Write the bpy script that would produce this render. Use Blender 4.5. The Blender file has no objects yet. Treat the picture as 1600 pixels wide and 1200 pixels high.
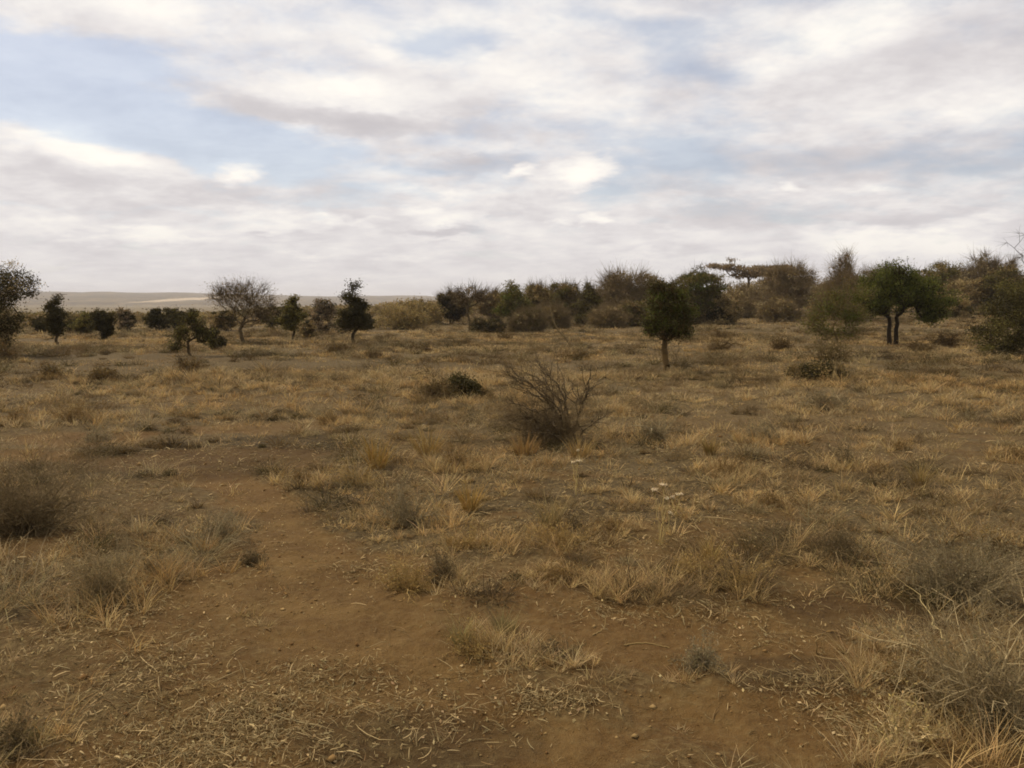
import bpy, math
import numpy as np
from math import radians as R

# ------------------------------------------------------------------ camera, sky, sun, exposure
scene = bpy.context.scene
COL = scene.collection
F = 1331.0            # focal length in photo pixels (1600 wide)
CAM_H = 1.6
HORIZON = 475.0
PITCH = math.atan((600 - HORIZON) / F)
cam_data = bpy.data.cameras.new('camera')
cam = bpy.data.objects.new('camera', cam_data)
COL.objects.link(cam)
cam.location = (0, 0, CAM_H)
cam.rotation_euler = (R(90) - PITCH, 0, 0)
cam_data.sensor_width = 36.0
cam_data.lens = 36.0 * F / 1600.0
cam_data.clip_start = 0.05
cam_data.clip_end = 30000
scene.camera = cam
scene.view_settings.view_transform = 'Standard'
scene.view_settings.look = 'None'
scene.view_settings.gamma = 1
scene.view_settings.exposure = 0.0
scene.cycles.max_bounces = 5
scene.cycles.diffuse_bounces = 3
scene.cycles.transparent_max_bounces = 4
scene.cycles.volume_bounces = 1
scene.cycles.use_denoising = True
scene.cycles.filter_width = 1.8

SUN_EL, SUN_AZ = R(52), R(-58)      # azimuth measured from the view direction, negative = left
sd = bpy.data.lights.new('sun', 'SUN')
sd.energy = 3.4
sd.angle = R(4)
sd.color = (1.0, 0.89, 0.72)
sun = bpy.data.objects.new('sun', sd)
COL.objects.link(sun)
sun.rotation_euler = (R(90) - SUN_EL, 0, -SUN_AZ + math.pi)
# lamp -Z must point from the sun to the ground
from mathutils import Vector
sv = Vector((math.sin(SUN_AZ) * math.cos(SUN_EL), math.cos(SUN_AZ) * math.cos(SUN_EL), math.sin(SUN_EL)))
sun.rotation_euler = sv.to_track_quat('Z', 'Y').to_euler()

def pix_dir(px, py):
    """unit direction of a photo pixel"""
    x = (px - 800) / F; z = -(py - 600) / F; y = 1.0
    c, s = math.cos(PITCH), math.sin(PITCH)
    v = np.array([x, y * c + z * s, -y * s + z * c])
    return v / np.linalg.norm(v)

class N:
    """small node-tree helper"""
    def __init__(self, tree): self.t = tree
    def new(self, typ, **kw):
        n = self.t.nodes.new(typ)
        for k, v in kw.items(): setattr(n, k, v)
        return n
    def sock(self, s, v):
        if hasattr(v, 'is_linked') or isinstance(v, bpy.types.NodeSocket): self.t.links.new(v, s)
        else: s.default_value = v
    def math(self, op, a, b=0.0, c=0.0, clamp=False):
        n = self.new('ShaderNodeMath', operation=op, use_clamp=clamp)
        self.sock(n.inputs[0], a); self.sock(n.inputs[1], b); self.sock(n.inputs[2], c)
        return n.outputs[0]
    def noise(self, vec, scale, detail=4, rough=0.5, dist=0.0):
        n = self.new('ShaderNodeTexNoise')
        if vec is not None: self.t.links.new(vec, n.inputs['Vector'])
        n.inputs['Scale'].default_value = scale; n.inputs['Detail'].default_value = detail
        n.inputs['Roughness'].default_value = rough; n.inputs['Distortion'].default_value = dist
        return n
    def mix(self, fac, a, b, blend='MIX'):
        n = self.new('ShaderNodeMix', data_type='RGBA', blend_type=blend)
        self.sock(n.inputs[0], fac); self.sock(n.inputs[6], a); self.sock(n.inputs[7], b)
        return n.outputs[2]
    def ramp(self, fac, stops):
        n = self.new('ShaderNodeValToRGB')
        e = n.color_ramp.elements
        while len(e) < len(stops): e.new(0.5)
        for i, (p, c) in enumerate(stops):
            e[i].position = p; e[i].color = (c, c, c, 1) if isinstance(c, (int, float)) else (*c, 1)
        self.t.links.new(fac, n.inputs[0])
        return n.outputs[0]
    def smooth(self, v, lo, hi):
        n = self.new('ShaderNodeMapRange', interpolation_type='SMOOTHSTEP')
        self.sock(n.inputs[0], v); n.inputs[1].default_value = lo; n.inputs[2].default_value = hi
        return n.outputs[0]

def build_world():
    w = bpy.data.worlds.new('World'); scene.world = w; w.use_nodes = True
    t = w.node_tree; t.nodes.clear(); n = N(t)
    tc = n.new('ShaderNodeTexCoord')
    sep = n.new('ShaderNodeSeparateXYZ'); t.links.new(tc.outputs['Generated'], sep.inputs[0])
    X, Y, Z = sep.outputs
    zc = n.math('MAXIMUM', Z, -0.02)
    den = n.math('ADD', zc, 0.20)
    comb = n.new('ShaderNodeCombineXYZ')
    t.links.new(n.math('DIVIDE', X, den), comb.inputs[0])
    t.links.new(n.math('DIVIDE', Y, den), comb.inputs[1])
    P = comb.outputs[0]
    # azimuth / elevation with a soft warp so that placed cloud banks get ragged rims
    wn = n.noise(P, 1.7, 5, 0.6)
    wsep = n.new('ShaderNodeSeparateColor'); t.links.new(wn.outputs['Color'], wsep.inputs[0])
    az = n.math('ARCTAN2', X, Y); el = n.math('ARCSINE', Z)
    wamp = n.math('MULTIPLY_ADD', zc, 0.30, 0.035)
    azw = n.math('MULTIPLY_ADD', n.math('SUBTRACT', wsep.outputs[0], 0.5), n.math('MULTIPLY', wamp, 2.6), az)
    elw = n.math('MULTIPLY_ADD', n.math('SUBTRACT', wsep.outputs[1], 0.5), n.math('MULTIPLY', wamp, 1.1), el)
    AE = n.new('ShaderNodeCombineXYZ'); t.links.new(azw, AE.inputs[0]); t.links.new(elw, AE.inputs[1])
    fn = n.noise(P, 6.0, 6, 0.62); fsep = n.new('ShaderNodeSeparateColor'); t.links.new(fn.outputs['Color'], fsep.inputs[0])
    AP = n.new('ShaderNodeCombineXYZ')
    t.links.new(n.math('MULTIPLY_ADD', n.math('SUBTRACT', fsep.outputs[0], 0.5), 0.085, az), AP.inputs[0])
    t.links.new(n.math('MULTIPLY_ADD', n.math('SUBTRACT', fsep.outputs[1], 0.5), 0.035, el), AP.inputs[1])
    def blob(px, py, rx, ry, rot=0.0, src=None):
        d = pix_dir(px, py)
        a, e = math.atan2(d[0], d[1]), math.asin(d[2])
        m = n.new('ShaderNodeMapping', vector_type='TEXTURE')
        m.inputs['Location'].default_value = (a, e, 0)
        m.inputs['Rotation'].default_value = (0, 0, R(rot))
        m.inputs['Scale'].default_value = (rx / F, ry / F, 1)
        t.links.new((src or AE).outputs[0], m.inputs[0])
        g = n.new('ShaderNodeTexGradient', gradient_type='QUADRATIC_SPHERE')
        t.links.new(m.outputs[0], g.inputs[0])
        return n.math('SQRT', g.outputs['Fac'])
    def field(start, blobs, src=None):
        v = start
        for (px, py, rx, ry, rot, wgt) in blobs:
            v = n.math('MULTIPLY_ADD', blob(px, py, rx, ry, rot, src), wgt, v)
        return v
    big = n.noise(P, 1.5, 9, 0.56, 0.15).outputs['Fac']
    mid = n.noise(P, 5.0, 9, 0.60, 0.15).outputs['Fac']
    cov0 = n.math('ADD', n.math('MULTIPLY', big, 0.9), n.math('MULTIPLY', mid, 1.0))
    cov0 = n.math('SUBTRACT', cov0, 0.50)
    cov = field(cov0, [
        (110, 150, 400, 120, -8, -1.0), (330, 215, 230, 60, -8, -0.7), (420, 75, 190, 50, -15, -0.35), (10, 90, 220, 90, 0, -0.4),
        (690, 60, 110, 40, 0, -0.42), (1000, 50, 130, 34, -20, -0.30), (1070, 118, 140, 30, -15, -0.30),
        (1060, 245, 160, 60, 8, -0.44), (960, 305, 130, 34, 0, -0.30), (1480, 240, 130, 40, 0, -0.30), (700, 205, 120, 24, 0, -0.25),
        (620, 265, 140, 20, 0, -0.3), (1200, 330, 200, 24, 0, -0.2), (560, 310, 200, 20, 0, -0.2),
        (120, 262, 420, 60, 2, 0.6), (480, 165, 340, 62, 0, 0.6), (250, 22, 420, 50, -8, 0.5),
        (800, 140, 300, 80, 0, 0.25), (1350, 120, 420, 130, 0, 0.3), (700, 350, 1200, 110, 0, 0.25)])
    cov = field(cov, [(905, 268, 80, 30, 12, 0.8), (815, 268, 30, 12, 0, 0.6), (365, 268, 48, 26, 5, 0.7), (930, 342, 42, 13, 0, 0.6), (50, 215, 150, 34, -3, 0.5), (520, 150, 240, 50, -3, 0.3)], AP)
    cov = n.math('MULTIPLY_ADD', n.smooth(cov, 0.10, 0.72), 0.56, 0.44)
    # towards the horizon every cloud deck closes
    hz = n.smooth(Z, 0.14, 0.0)
    cov = n.math('ADD', cov, n.math('MULTIPLY', hz, 0.35), clamp=True)
    b1 = n.noise(P, 3.6, 10, 0.62, 0.2)
    sh = n.new('ShaderNodeVectorMath', operation='ADD'); t.links.new(P, sh.inputs[0]); sh.inputs[1].default_value = (-0.05, 0.14, 0.12)
    b2 = n.noise(sh.outputs[0], 3.6, 10, 0.62, 0.2)
    relief = n.math('SUBTRACT', b1.outputs['Fac'], b2.outputs['Fac'])      # lit rims, grey bases
    b3 = n.noise(P, 2.2, 9, 0.6, 0.2).outputs['Fac']
    b4 = n.noise(P, 11.0, 6, 0.6, 0.2).outputs['Fac']
    br0 = n.math('ADD', n.math('MULTIPLY_ADD', relief, 0.78, 0.60), n.math('MULTIPLY_ADD', b3, 0.9, -0.45))
    br0 = n.math('ADD', br0, n.math('MULTIPLY_ADD', b4, 0.32, -0.16))
    br = field(br0, [
        (905, 268, 70, 24, 12, 0.62), (365, 268, 44, 22, 5, 0.42), (50, 215, 140, 28, -3, 0.35), (150, 240, 120, 24, -5, 0.35), (230, 368, 55, 17, 5, 0.65),
        (420, 350, 100, 26, 3, 0.45), (930, 342, 42, 13, 0, 0.65), (695, 343, 60, 18, 4, 0.5), (1335, 380, 90, 32, 0, 0.6),
        (1465, 385, 80, 34, 0, 0.6), (1330, 45, 190, 40, 15, 0.5), (520, 138, 210, 32, -3, 0.4), (790, 230, 130, 24, -5, 0.28),
        (590, 80, 200, 60, 0, 0.3), (1560, 170, 120, 30, 10, 0.25), (260, 20, 200, 40, 0, 0.3), (900, 150, 200, 60, 0, 0.2), (510, 342, 30, 15, 0, 0.4),
        (470, 188, 190, 26, -3, -0.38), (600, 194, 140, 20, 0, -0.35), (740, 254, 130, 16, 4, -0.45), (1280, 250, 190, 40, -3, -0.4),
        (1180, 330, 180, 30, 0, -0.35), (1450, 110, 260, 70, 0, -0.16), (420, 368, 80, 8, 0, -0.3), (1400, 345, 170, 22, 0, -0.35),
        (300, 300, 400, 34, 0, -0.22), (700, 362, 110, 9, 0, -0.3), (1500, 250, 200, 60, 0, -0.2),
        (815, 268, 30, 12, 0, 0.5), (560, 345, 44, 9, 0, 0.35), (690, 375, 80, 7, 0, 0.3), (300, 375, 50, 8, 0, 0.3), (130, 378, 40, 8, 0, 0.3), (1010, 395, 60, 8, 0, 0.3), (480, 400, 60, 7, 0, 0.25), (1150, 405, 70, 8, 0, 0.3), (650, 330, 50, 10, 0, 0.35), (1380, 300, 60, 9, 0, 0.35), (1540, 340, 60, 12, 8, 0.4), (1230, 290, 26, 8, 0, 0.4), (875, 345, 22, 8, 0, 0.35), (470, 200, 50, 14, 0, 0.4), (620, 405, 70, 9, 0, 0.3), (80, 352, 90, 14, 0, 0.3), (700, 300, 160, 10, -3, 0.25), (1060, 370, 120, 14, 0, 0.25),
        (800, 40, 600, 70, 0, 0.3)], AP)
    br = n.smooth(br, -0.15, 1.25)
    cloud = n.ramp(br, [(0.0, (0.55, 0.52, 0.535)), (0.35, (0.675, 0.64, 0.645)), (0.58, (0.80, 0.765, 0.755)), (0.80, (0.92, 0.88, 0.84)), (1.0, (1.06, 1.01, 0.92))])
    side = n.smooth(az, -0.3, 0.6)
    cloud = n.mix(side, cloud, (1.0, 0.965, 0.975, 1), 'MULTIPLY') if False else cloud
    sky = n.new('ShaderNodeTexSky', sky_type='NISHITA')
    sky.sun_disc = False; sky.sun_elevation = SUN_EL; sky.sun_rotation = SUN_AZ
    sky.air_density = 1.0; sky.dust_density = 3.0; sky.altitude = 900
    hazecol = n.mix(n.math('MULTIPLY', n.smooth(Z, 0.14, 0.0), 0.42), cloud, (0.64, 0.615, 0.635, 1))
    bg1 = n.new('ShaderNodeBackground'); t.links.new(sky.outputs[0], bg1.inputs[0]); bg1.inputs[1].default_value = 0.12
    bg2 = n.new('ShaderNodeBackground'); t.links.new(hazecol, bg2.inputs[0]); bg2.inputs[1].default_value = 1.05
    mx = n.new('ShaderNodeMixShader')
    t.links.new(cov, mx.inputs[0]); t.links.new(bg1.outputs[0], mx.inputs[1]); t.links.new(bg2.outputs[0], mx.inputs[2])
    out = n.new('ShaderNodeOutputWorld'); t.links.new(mx.outputs[0], out.inputs[0])
    w.cycles.sampling_method = 'MANUAL'; w.cycles.sample_map_resolution = 512
build_world()

# ------------------------------------------------------------------ numpy helpers
def vnoise(x, y, seed=0):
    x = np.asarray(x, float); y = np.asarray(y, float)
    xi = np.floor(x).astype(np.int64); yi = np.floor(y).astype(np.int64)
    fx = x - xi; fy = y - yi
    fx = fx * fx * (3 - 2 * fx); fy = fy * fy * (3 - 2 * fy)
    def h(a, b):
        n = (a * 374761393 + b * 668265263 + seed * 144665) & 0x7fffffff
        n = ((n ^ (n >> 13)) * 1274126177) & 0x7fffffff
        n = n ^ (n >> 16)
        return (n & 0xffff) / 65535.0
    return (h(xi, yi) * (1 - fx) + h(xi + 1, yi) * fx) * (1 - fy) + (h(xi, yi + 1) * (1 - fx) + h(xi + 1, yi + 1) * fx) * fy
def fbm(x, y, sc, octs=4, seed=0, gain=0.5):
    v = 0; a = 1; s = 0
    for i in range(octs):
        v = v + a * vnoise(x * sc + 17.3 * i, y * sc - 9.1 * i, seed + i); s += a
        a *= gain; sc *= 2.03
    return v / s
def sstep(v, a, b):
    t = np.clip((v - a) / (b - a), 0, 1); return t * t * (3 - 2 * t)

def terrain(x, y):
    """height of the land without its small relief"""
    x = np.asarray(x, float); y = np.asarray(y, float)
    r = np.hypot(x, y)
    far = sstep(r, 30, 160)
    z = 0.016 * np.clip(x, -110, 0) * far + 0.030 * np.clip(x - 6, 0, 110) * sstep(r, 25, 105)
    z = z + (fbm(x, y, 0.05, 3, 5) - 0.5) * 0.35 * sstep(r, 4, 25)
    z = z + (fbm(x, y, 0.33, 3, 9) - 0.5) * 0.10 * sstep(r, 1.5, 5)
    return z - terrain.z0
terrain.z0 = 0.0
terrain.z0 = float(terrain(0.0, 3.0))

def at(px, py):
    """the point of the land that a photo pixel looks at, and its depth"""
    d = pix_dir(px, py)
    o = np.array([0, 0, CAM_H]); t = 0.5; last = t
    while t < 3000:
        p = o + d * t
        if p[2] < terrain(p[0], p[1]): break
        last = t; t *= 1.01
    lo, hi = last, t
    for _ in range(25):
        m = (lo + hi) / 2; p = o + d * m
        if p[2] < terrain(p[0], p[1]): hi = m
        else: lo = m
    p = o + d * hi
    depth = (p[1]) * math.cos(PITCH) - (p[2] - CAM_H) * math.sin(PITCH)
    return p, depth

def at_many(pts): return np.array([at(*p)[0][:2] for p in pts])

# bare path and bare ground, laid out on the land
PATH = at_many([(900, 1290), (850, 1200), (755, 1110), (620, 1020), (520, 930), (470, 860), (440, 815), (385, 765), (300, 738), (170, 722), (30, 712), (-150, 705)])
def path_dist(x, y):
    best = np.full(np.shape(x), 1e9)
    for a, b in zip(PATH[:-1], PATH[1:]):
        d = b - a; t = np.clip(((x - a[0]) * d[0] + (y - a[1]) * d[1]) / (d @ d), 0, 1)
        best = np.minimum(best, np.hypot(x - a[0] - t * d[0], y - a[1] - t * d[1]))
    return best
def ground_ellipse(px, py, rx, ry):
    c, dep = at(px, py); a = at(px, py - ry)[0]; b = at(px, min(py + ry, 1500))[0]
    return (c[0], (a[1] + b[1]) / 2, rx * dep / F, abs(a[1] - b[1]) / 2)
BARE = [(ground_ellipse(*e), w) for e, w in [
    ((1020, 1010, 300, 70), 0.8), ((1180, 1140, 330, 80), 0.7), ((540, 960, 140, 90), 0.9), ((330, 718, 190, 26), 0.75),
    ((420, 670, 150, 14), 0.6), ((380, 930, 130, 50), 0.6), ((250, 1000, 200, 40), 0.4), ((900, 1170, 260, 60), 0.8), ((1280, 960, 100, 50), 0.7),
    ((440, 840, 80, 40), 0.8), ((1240, 900, 70, 25), 0.6), ((130, 690, 140, 14), 0.5), ((760, 700, 60, 14), 0.3)]]
def bareness(x, y):
    wob = (fbm(x, y, 1.8, 4, 21, 0.6) - 0.5) * 1.5
    b = 1 - sstep(path_dist(x, y) + wob * 0.4, 0.10, 0.42)
    for (cx, cy, rx, ry), w in BARE:
        q = np.hypot((x - cx) / rx, (y - cy) / ry) + wob * 0.9
        b = np.maximum(b, w * (1 - sstep(q, 0.55, 1.15)))
    return b
DARK_PATCHES = [ground_ellipse(*e) for e in [(290, 725, 230, 36), (430, 700, 150, 20), (650, 1170, 240, 70), (1000, 925, 130, 22), (120, 960, 120, 30), (1350, 970, 150, 50), (1250, 1060, 160, 40)]]  # ellipses where the ground colour is made darker
def dark_patch(x, y):
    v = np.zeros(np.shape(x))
    for cx, cy, rx, ry in DARK_PATCHES: v = np.maximum(v, 1 - sstep(np.hypot((x - cx) / rx, (y - cy) / ry), 0.5, 1.25))
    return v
def grass_density(x, y):
    r = np.hypot(x, y)
    n = fbm(x, y, 0.9, 4, 31)
    base = 0.30 + 0.70 * sstep(r, 4.0, 7.0)
    cover = 0.12 + 0.88 * sstep(n + 0.25 * (base - 0.5) + 0.12 * sstep(r, 8, 16), 0.33, 0.52)
    patch = 0.42 + 0.58 * sstep(fbm(x, y, 0.22, 3, 41), 0.32, 0.52)
    return base * cover * patch * (1 - bareness(x, y))

MB_STATS = {'tris': 0}
class Buf:
    """collects triangles with a colour per vertex and links them as ONE mesh object"""
    def __init__(self): self.v = []; self.f = []; self.c = []; self.n = 0
    def add(self, v, f, c):
        v = np.asarray(v, float).reshape(-1, 3); c = np.asarray(c, float)
        if c.ndim == 1: c = np.tile(c, (len(v), 1))
        self.v.append(v); self.f.append(np.asarray(f).reshape(-1, 3) + self.n); self.c.append(c); self.n += len(v)
    def mesh(self, name, mat, smooth=False):
        v = np.concatenate(self.v); f = np.concatenate(self.f); c = np.concatenate(self.c) * np.array([0.99, 0.865, 0.50])
        me = bpy.data.meshes.new(name)
        me.vertices.add(len(v)); me.vertices.foreach_set('co', v.astype(np.float32).ravel())
        me.loops.add(len(f) * 3); me.loops.foreach_set('vertex_index', f.astype(np.int32).ravel())
        me.polygons.add(len(f)); me.polygons.foreach_set('loop_start', np.arange(0, len(f) * 3, 3, dtype=np.int32))
        a = me.attributes.new('col', 'FLOAT_COLOR', 'POINT')
        a.data.foreach_set('color', np.hstack([c, np.ones((len(c), 1))]).astype(np.float32).ravel())
        me.update(calc_edges=True)
        if smooth: me.polygons.foreach_set('use_smooth', np.ones(len(f), bool))
        me.materials.append(mat)
        MB_STATS['tris'] += len(f)
        return me
    def build(self, name, mat, parent=None, smooth=False):
        o = bpy.data.objects.new(name, self.mesh(name, mat, smooth)); COL.objects.link(o)
        if parent is not None: o.parent = parent
        return o

def norm(a): return a / np.maximum(np.linalg.norm(a, axis=-1, keepdims=True), 1e-9)
def tubes(buf, ch, rad, col, sides=3):
    """ch (N,K,3) centre lines, rad (N,K)"""
    ch = np.asarray(ch, float); rad = np.asarray(rad, float)
    Nn, K, _ = ch.shape
    if Nn == 0: return
    tan = norm(np.gradient(ch, axis=1))
    ref = np.where(np.abs(tan[..., 2:3]) < 0.8, np.array([0, 0, 1.0]), np.array([1.0, 0, 0]))
    u = norm(np.cross(tan, ref)); v = np.cross(tan, u)
    ang = np.arange(sides) * 2 * np.pi / sides
    p = ch[:, :, None, :] + rad[:, :, None, None] * (np.cos(ang)[None, None, :, None] * u[:, :, None, :] + np.sin(ang)[None, None, :, None] * v[:, :, None, :])
    idx = np.arange(Nn * K * sides).reshape(Nn, K, sides)
    a = idx[:, :-1, :]; b = np.roll(a, -1, axis=2); c = idx[:, 1:, :]; d = np.roll(c, -1, axis=2)
    f = np.concatenate([np.stack([a, b, d], -1).reshape(-1, 3), np.stack([a, d, c], -1).reshape(-1, 3)])
    col = np.asarray(col, float)
    if col.ndim == 2: col = np.repeat(col, K * sides, axis=0)
    buf.add(p.reshape(-1, 3), f, col)
def leaves(buf, rng, pos, size, col, aspect=0.5, flat=0.0, var=0.25):
    """small rhombic leaves folded a little along the middle"""
    n = len(pos)
    if n == 0: return
    a = norm(rng.normal(size=(n, 3)) * np.array([1, 1, 1 - flat]))
    b = norm(np.cross(a, norm(rng.normal(size=(n, 3)))))
    s = (size * rng.uniform(0.6, 1.4, n))[:, None]
    v = np.stack([pos - a * s, pos + b * s * aspect, pos + a * s, pos - b * s * aspect], 1).reshape(-1, 3)
    i = np.arange(n)[:, None] * 4
    f = np.concatenate([i + np.array([0, 1, 2]), i + np.array([0, 2, 3])])
    c = np.asarray(col, float)
    if c.ndim == 1: c = np.tile(c, (n, 1))
    c = np.clip(c * rng.uniform(1 - var, 1 + var, (n, 1)) * rng.uniform(0.93, 1.07, (n, 3)), 0.005, 1)
    buf.add(v, f, np.repeat(c, 4, axis=0))

# ------------------------------------------------------------------ materials
def plant_mat(name, transl=0.25, rough=0.8, vary=0.25):
    m = bpy.data.materials.new(name); m.use_nodes = True
    t = m.node_tree; t.nodes.clear(); n = N(t)
    at_ = n.new('ShaderNodeAttribute', attribute_name='col')
    oi = n.new('ShaderNodeObjectInfo')
    tc = n.new('ShaderNodeTexCoord')
    nz = n.noise(tc.outputs['Object'], 6.0, 3, 0.6)
    f = n.math('MULTIPLY_ADD', nz.outputs['Fac'], vary * 2, 1 - vary)
    g = n.math('MULTIPLY', f, n.math('MULTIPLY_ADD', oi.outputs['Random'], 0.2, 0.9))
    cc = n.new('ShaderNodeCombineColor')
    for i in range(3): t.links.new(g, cc.inputs[i])
    col = n.mix(1.0, at_.outputs['Color'], cc.outputs[0], 'MULTIPLY')
    p = n.new('ShaderNodeBsdfPrincipled'); t.links.new(col, p.inputs['Base Color'])
    p.inputs['Roughness'].default_value = rough; p.inputs['Specular IOR Level'].default_value = 0.2
    out = n.new('ShaderNodeOutputMaterial')
    if transl > 0:
        tr = n.new('ShaderNodeBsdfTranslucent'); t.links.new(col, tr.inputs[0])
        mx = n.new('ShaderNodeMixShader'); mx.inputs[0].default_value = transl
        t.links.new(p.outputs[0], mx.inputs[1]); t.links.new(tr.outputs[0], mx.inputs[2]); t.links.new(mx.outputs[0], out.inputs[0])
    else: t.links.new(p.outputs[0], out.inputs[0])
    return m
M_LEAF = plant_mat('leaf', 0.36, 0.75, 0.3)
M_TWIG = plant_mat('twig', 0.0, 0.85, 0.2)
M_BARK = plant_mat('bark', 0.0, 0.9, 0.35)
M_GRASS = plant_mat('dry_straw', 0.3, 0.7, 0.18)

def ground_mat():
    m = bpy.data.materials.new('dry_soil'); m.use_nodes = True
    t = m.node_tree; t.nodes.clear(); n = N(t)
    geo = n.new('ShaderNodeNewGeometry'); pos = geo.outputs['Position']
    att = n.new('ShaderNodeAttribute', attribute_name='cover')
    sp = n.new('ShaderNodeSeparateColor'); t.links.new(att.outputs['Color'], sp.inputs[0])
    cover, bare = sp.outputs[0], sp.outputs[1]  # second channel carries the mask of the darker patches
    big = n.noise(pos, 0.35, 5, 0.6).outputs['Fac']
    mid = n.noise(pos, 2.6, 6, 0.62).outputs['Fac']
    fine = n.noise(pos, 22, 6, 0.7).outputs['Fac']
    grit = n.noise(pos, 140, 3, 0.6).outputs['Fac']
    soil = n.mix(n.smooth(mid, 0.35, 0.68), (0.112, 0.060, 0.017, 1), (0.172, 0.100, 0.031, 1))
    soil = n.mix(n.math('MULTIPLY', n.smooth(big, 0.42, 0.62), 0.5), soil, (0.122, 0.062, 0.017, 1))
    soil = n.mix(n.math('MULTIPLY', n.smooth(fine, 0.40, 0.72), 0.4), soil, (0.23, 0.152, 0.058, 1))
    litter = n.mix(n.smooth(fine, 0.42, 0.70), (0.060, 0.038, 0.013, 1), (0.215, 0.146, 0.055, 1))
    litter = n.mix(n.math('MULTIPLY', n.smooth(big, 0.40, 0.66), 0.45), litter, (0.150, 0.108, 0.050, 1))
    edge = n.math('ADD', cover, n.math('MULTIPLY_ADD', fine, 0.7, -0.35))
    edge = n.math('ADD', edge, n.math('MULTIPLY_ADD', mid, 0.7, -0.35))
    col = n.mix(n.smooth(edge, 0.15, 0.75), soil, litter)
    darken = n.math('MULTIPLY_ADD', n.smooth(n.math('ADD', bare, n.math('MULTIPLY_ADD', mid, 0.8, -0.4)), 0.3, 0.8), -0.34, 1.0)  # multiplies the ground colour down inside the darker patches
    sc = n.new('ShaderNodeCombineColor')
    for i in range(3): t.links.new(darken, sc.inputs[i])
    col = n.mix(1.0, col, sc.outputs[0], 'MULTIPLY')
    plain = n.mix(n.smooth(big, 0.40, 0.60), (0.20, 0.155, 0.085, 1), (0.14, 0.105, 0.056, 1))
    col = n.mix(sp.outputs[2], col, plain)
    g = n.math('MULTIPLY_ADD', grit, 0.35, 0.83)
    cc = n.new('ShaderNodeCombineColor')
    for i in range(3): t.links.new(g, cc.inputs[i])
    col = n.mix(1.0, col, cc.outputs[0], 'MULTIPLY')
    p = n.new('ShaderNodeBsdfPrincipled'); t.links.new(col, p.inputs['Base Color'])
    p.inputs['Roughness'].default_value = 0.95; p.inputs['Specular IOR Level'].default_value = 0.15
    hgt = n.math('ADD', n.math('MULTIPLY', fine, 1.0), n.math('MULTIPLY', grit, 0.35))
    bp = n.new('ShaderNodeBump'); bp.inputs['Strength'].default_value = 0.8; bp.inputs['Distance'].default_value = 0.045
    t.links.new(hgt, bp.inputs['Height']); t.links.new(bp.outputs[0], p.inputs['Normal'])
    out = n.new('ShaderNodeOutputMaterial'); t.links.new(p.outputs[0], out.inputs[0])
    return m

def relief(x, y):
    """small relief of the ground: clods, hummocks, worn path"""
    r = np.hypot(x, y)
    k = 1 - sstep(r, 35, 90)
    b = bareness(x, y)
    z = (fbm(x, y, 3.2, 4, 51) - 0.5) * 0.055 * k + (fbm(x, y, 12, 4, 61, 0.62) - 0.5) * 0.026 * (1 - sstep(r, 8, 20))
    return z + (1 - b) * 0.018 * k
def surf(x, y): return terrain(x, y) + relief(x, y)

def build_ground():
    ang = np.concatenate([np.linspace(-180, -46, 60, endpoint=False), np.linspace(-46, 46, 620, endpoint=False), np.linspace(46, 180, 60, endpoint=False)]) * np.pi / 180
    rad = np.concatenate([[0.25, 0.8, 1.3], np.geomspace(1.7, 12, 300), np.geomspace(12.3, 120, 190), np.geomspace(125, 6000, 60)])
    A, Rr = np.meshgrid(ang, rad)
    x = (Rr * np.sin(A)).ravel(); y = (Rr * np.cos(A)).ravel()
    z = surf(x, y)
    x = np.append(x, 0); y = np.append(y, 0); z = np.append(z, surf(np.array([0.0]), np.array([0.0]))[0])
    na, nr = len(ang), len(rad)
    idx = np.arange(na * nr).reshape(nr, na)
    a = idx[:-1]; b = np.roll(a, -1, axis=1); c = idx[1:]; d = np.roll(c, -1, axis=1)
    f = np.concatenate([np.stack([a, c, d], -1).reshape(-1, 3), np.stack([a, d, b], -1).reshape(-1, 3),
                        np.stack([np.full(na, na * nr), idx[0], np.roll(idx[0], -1)], -1)])
    buf = Buf(); buf.add(np.stack([x, y, z], 1), f, (1, 1, 1))
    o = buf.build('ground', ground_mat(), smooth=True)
    o['kind'] = 'structure'
    me = o.data
    r = np.hypot(x, y)
    cov = np.clip(0.25 * (1 - bareness(x, y)) + 0.75 * grass_density(x, y), 0, 1)
    cov = np.maximum(cov, sstep(r, 60, 140) * 0.8)
    at_ = me.attributes.new('cover', 'FLOAT_COLOR', 'POINT')
    at_.data.foreach_set('color', np.stack([cov, dark_patch(x, y), sstep(r, 230, 450), 0 * cov + 1], 1).astype(np.float32).ravel())
build_ground()

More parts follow.
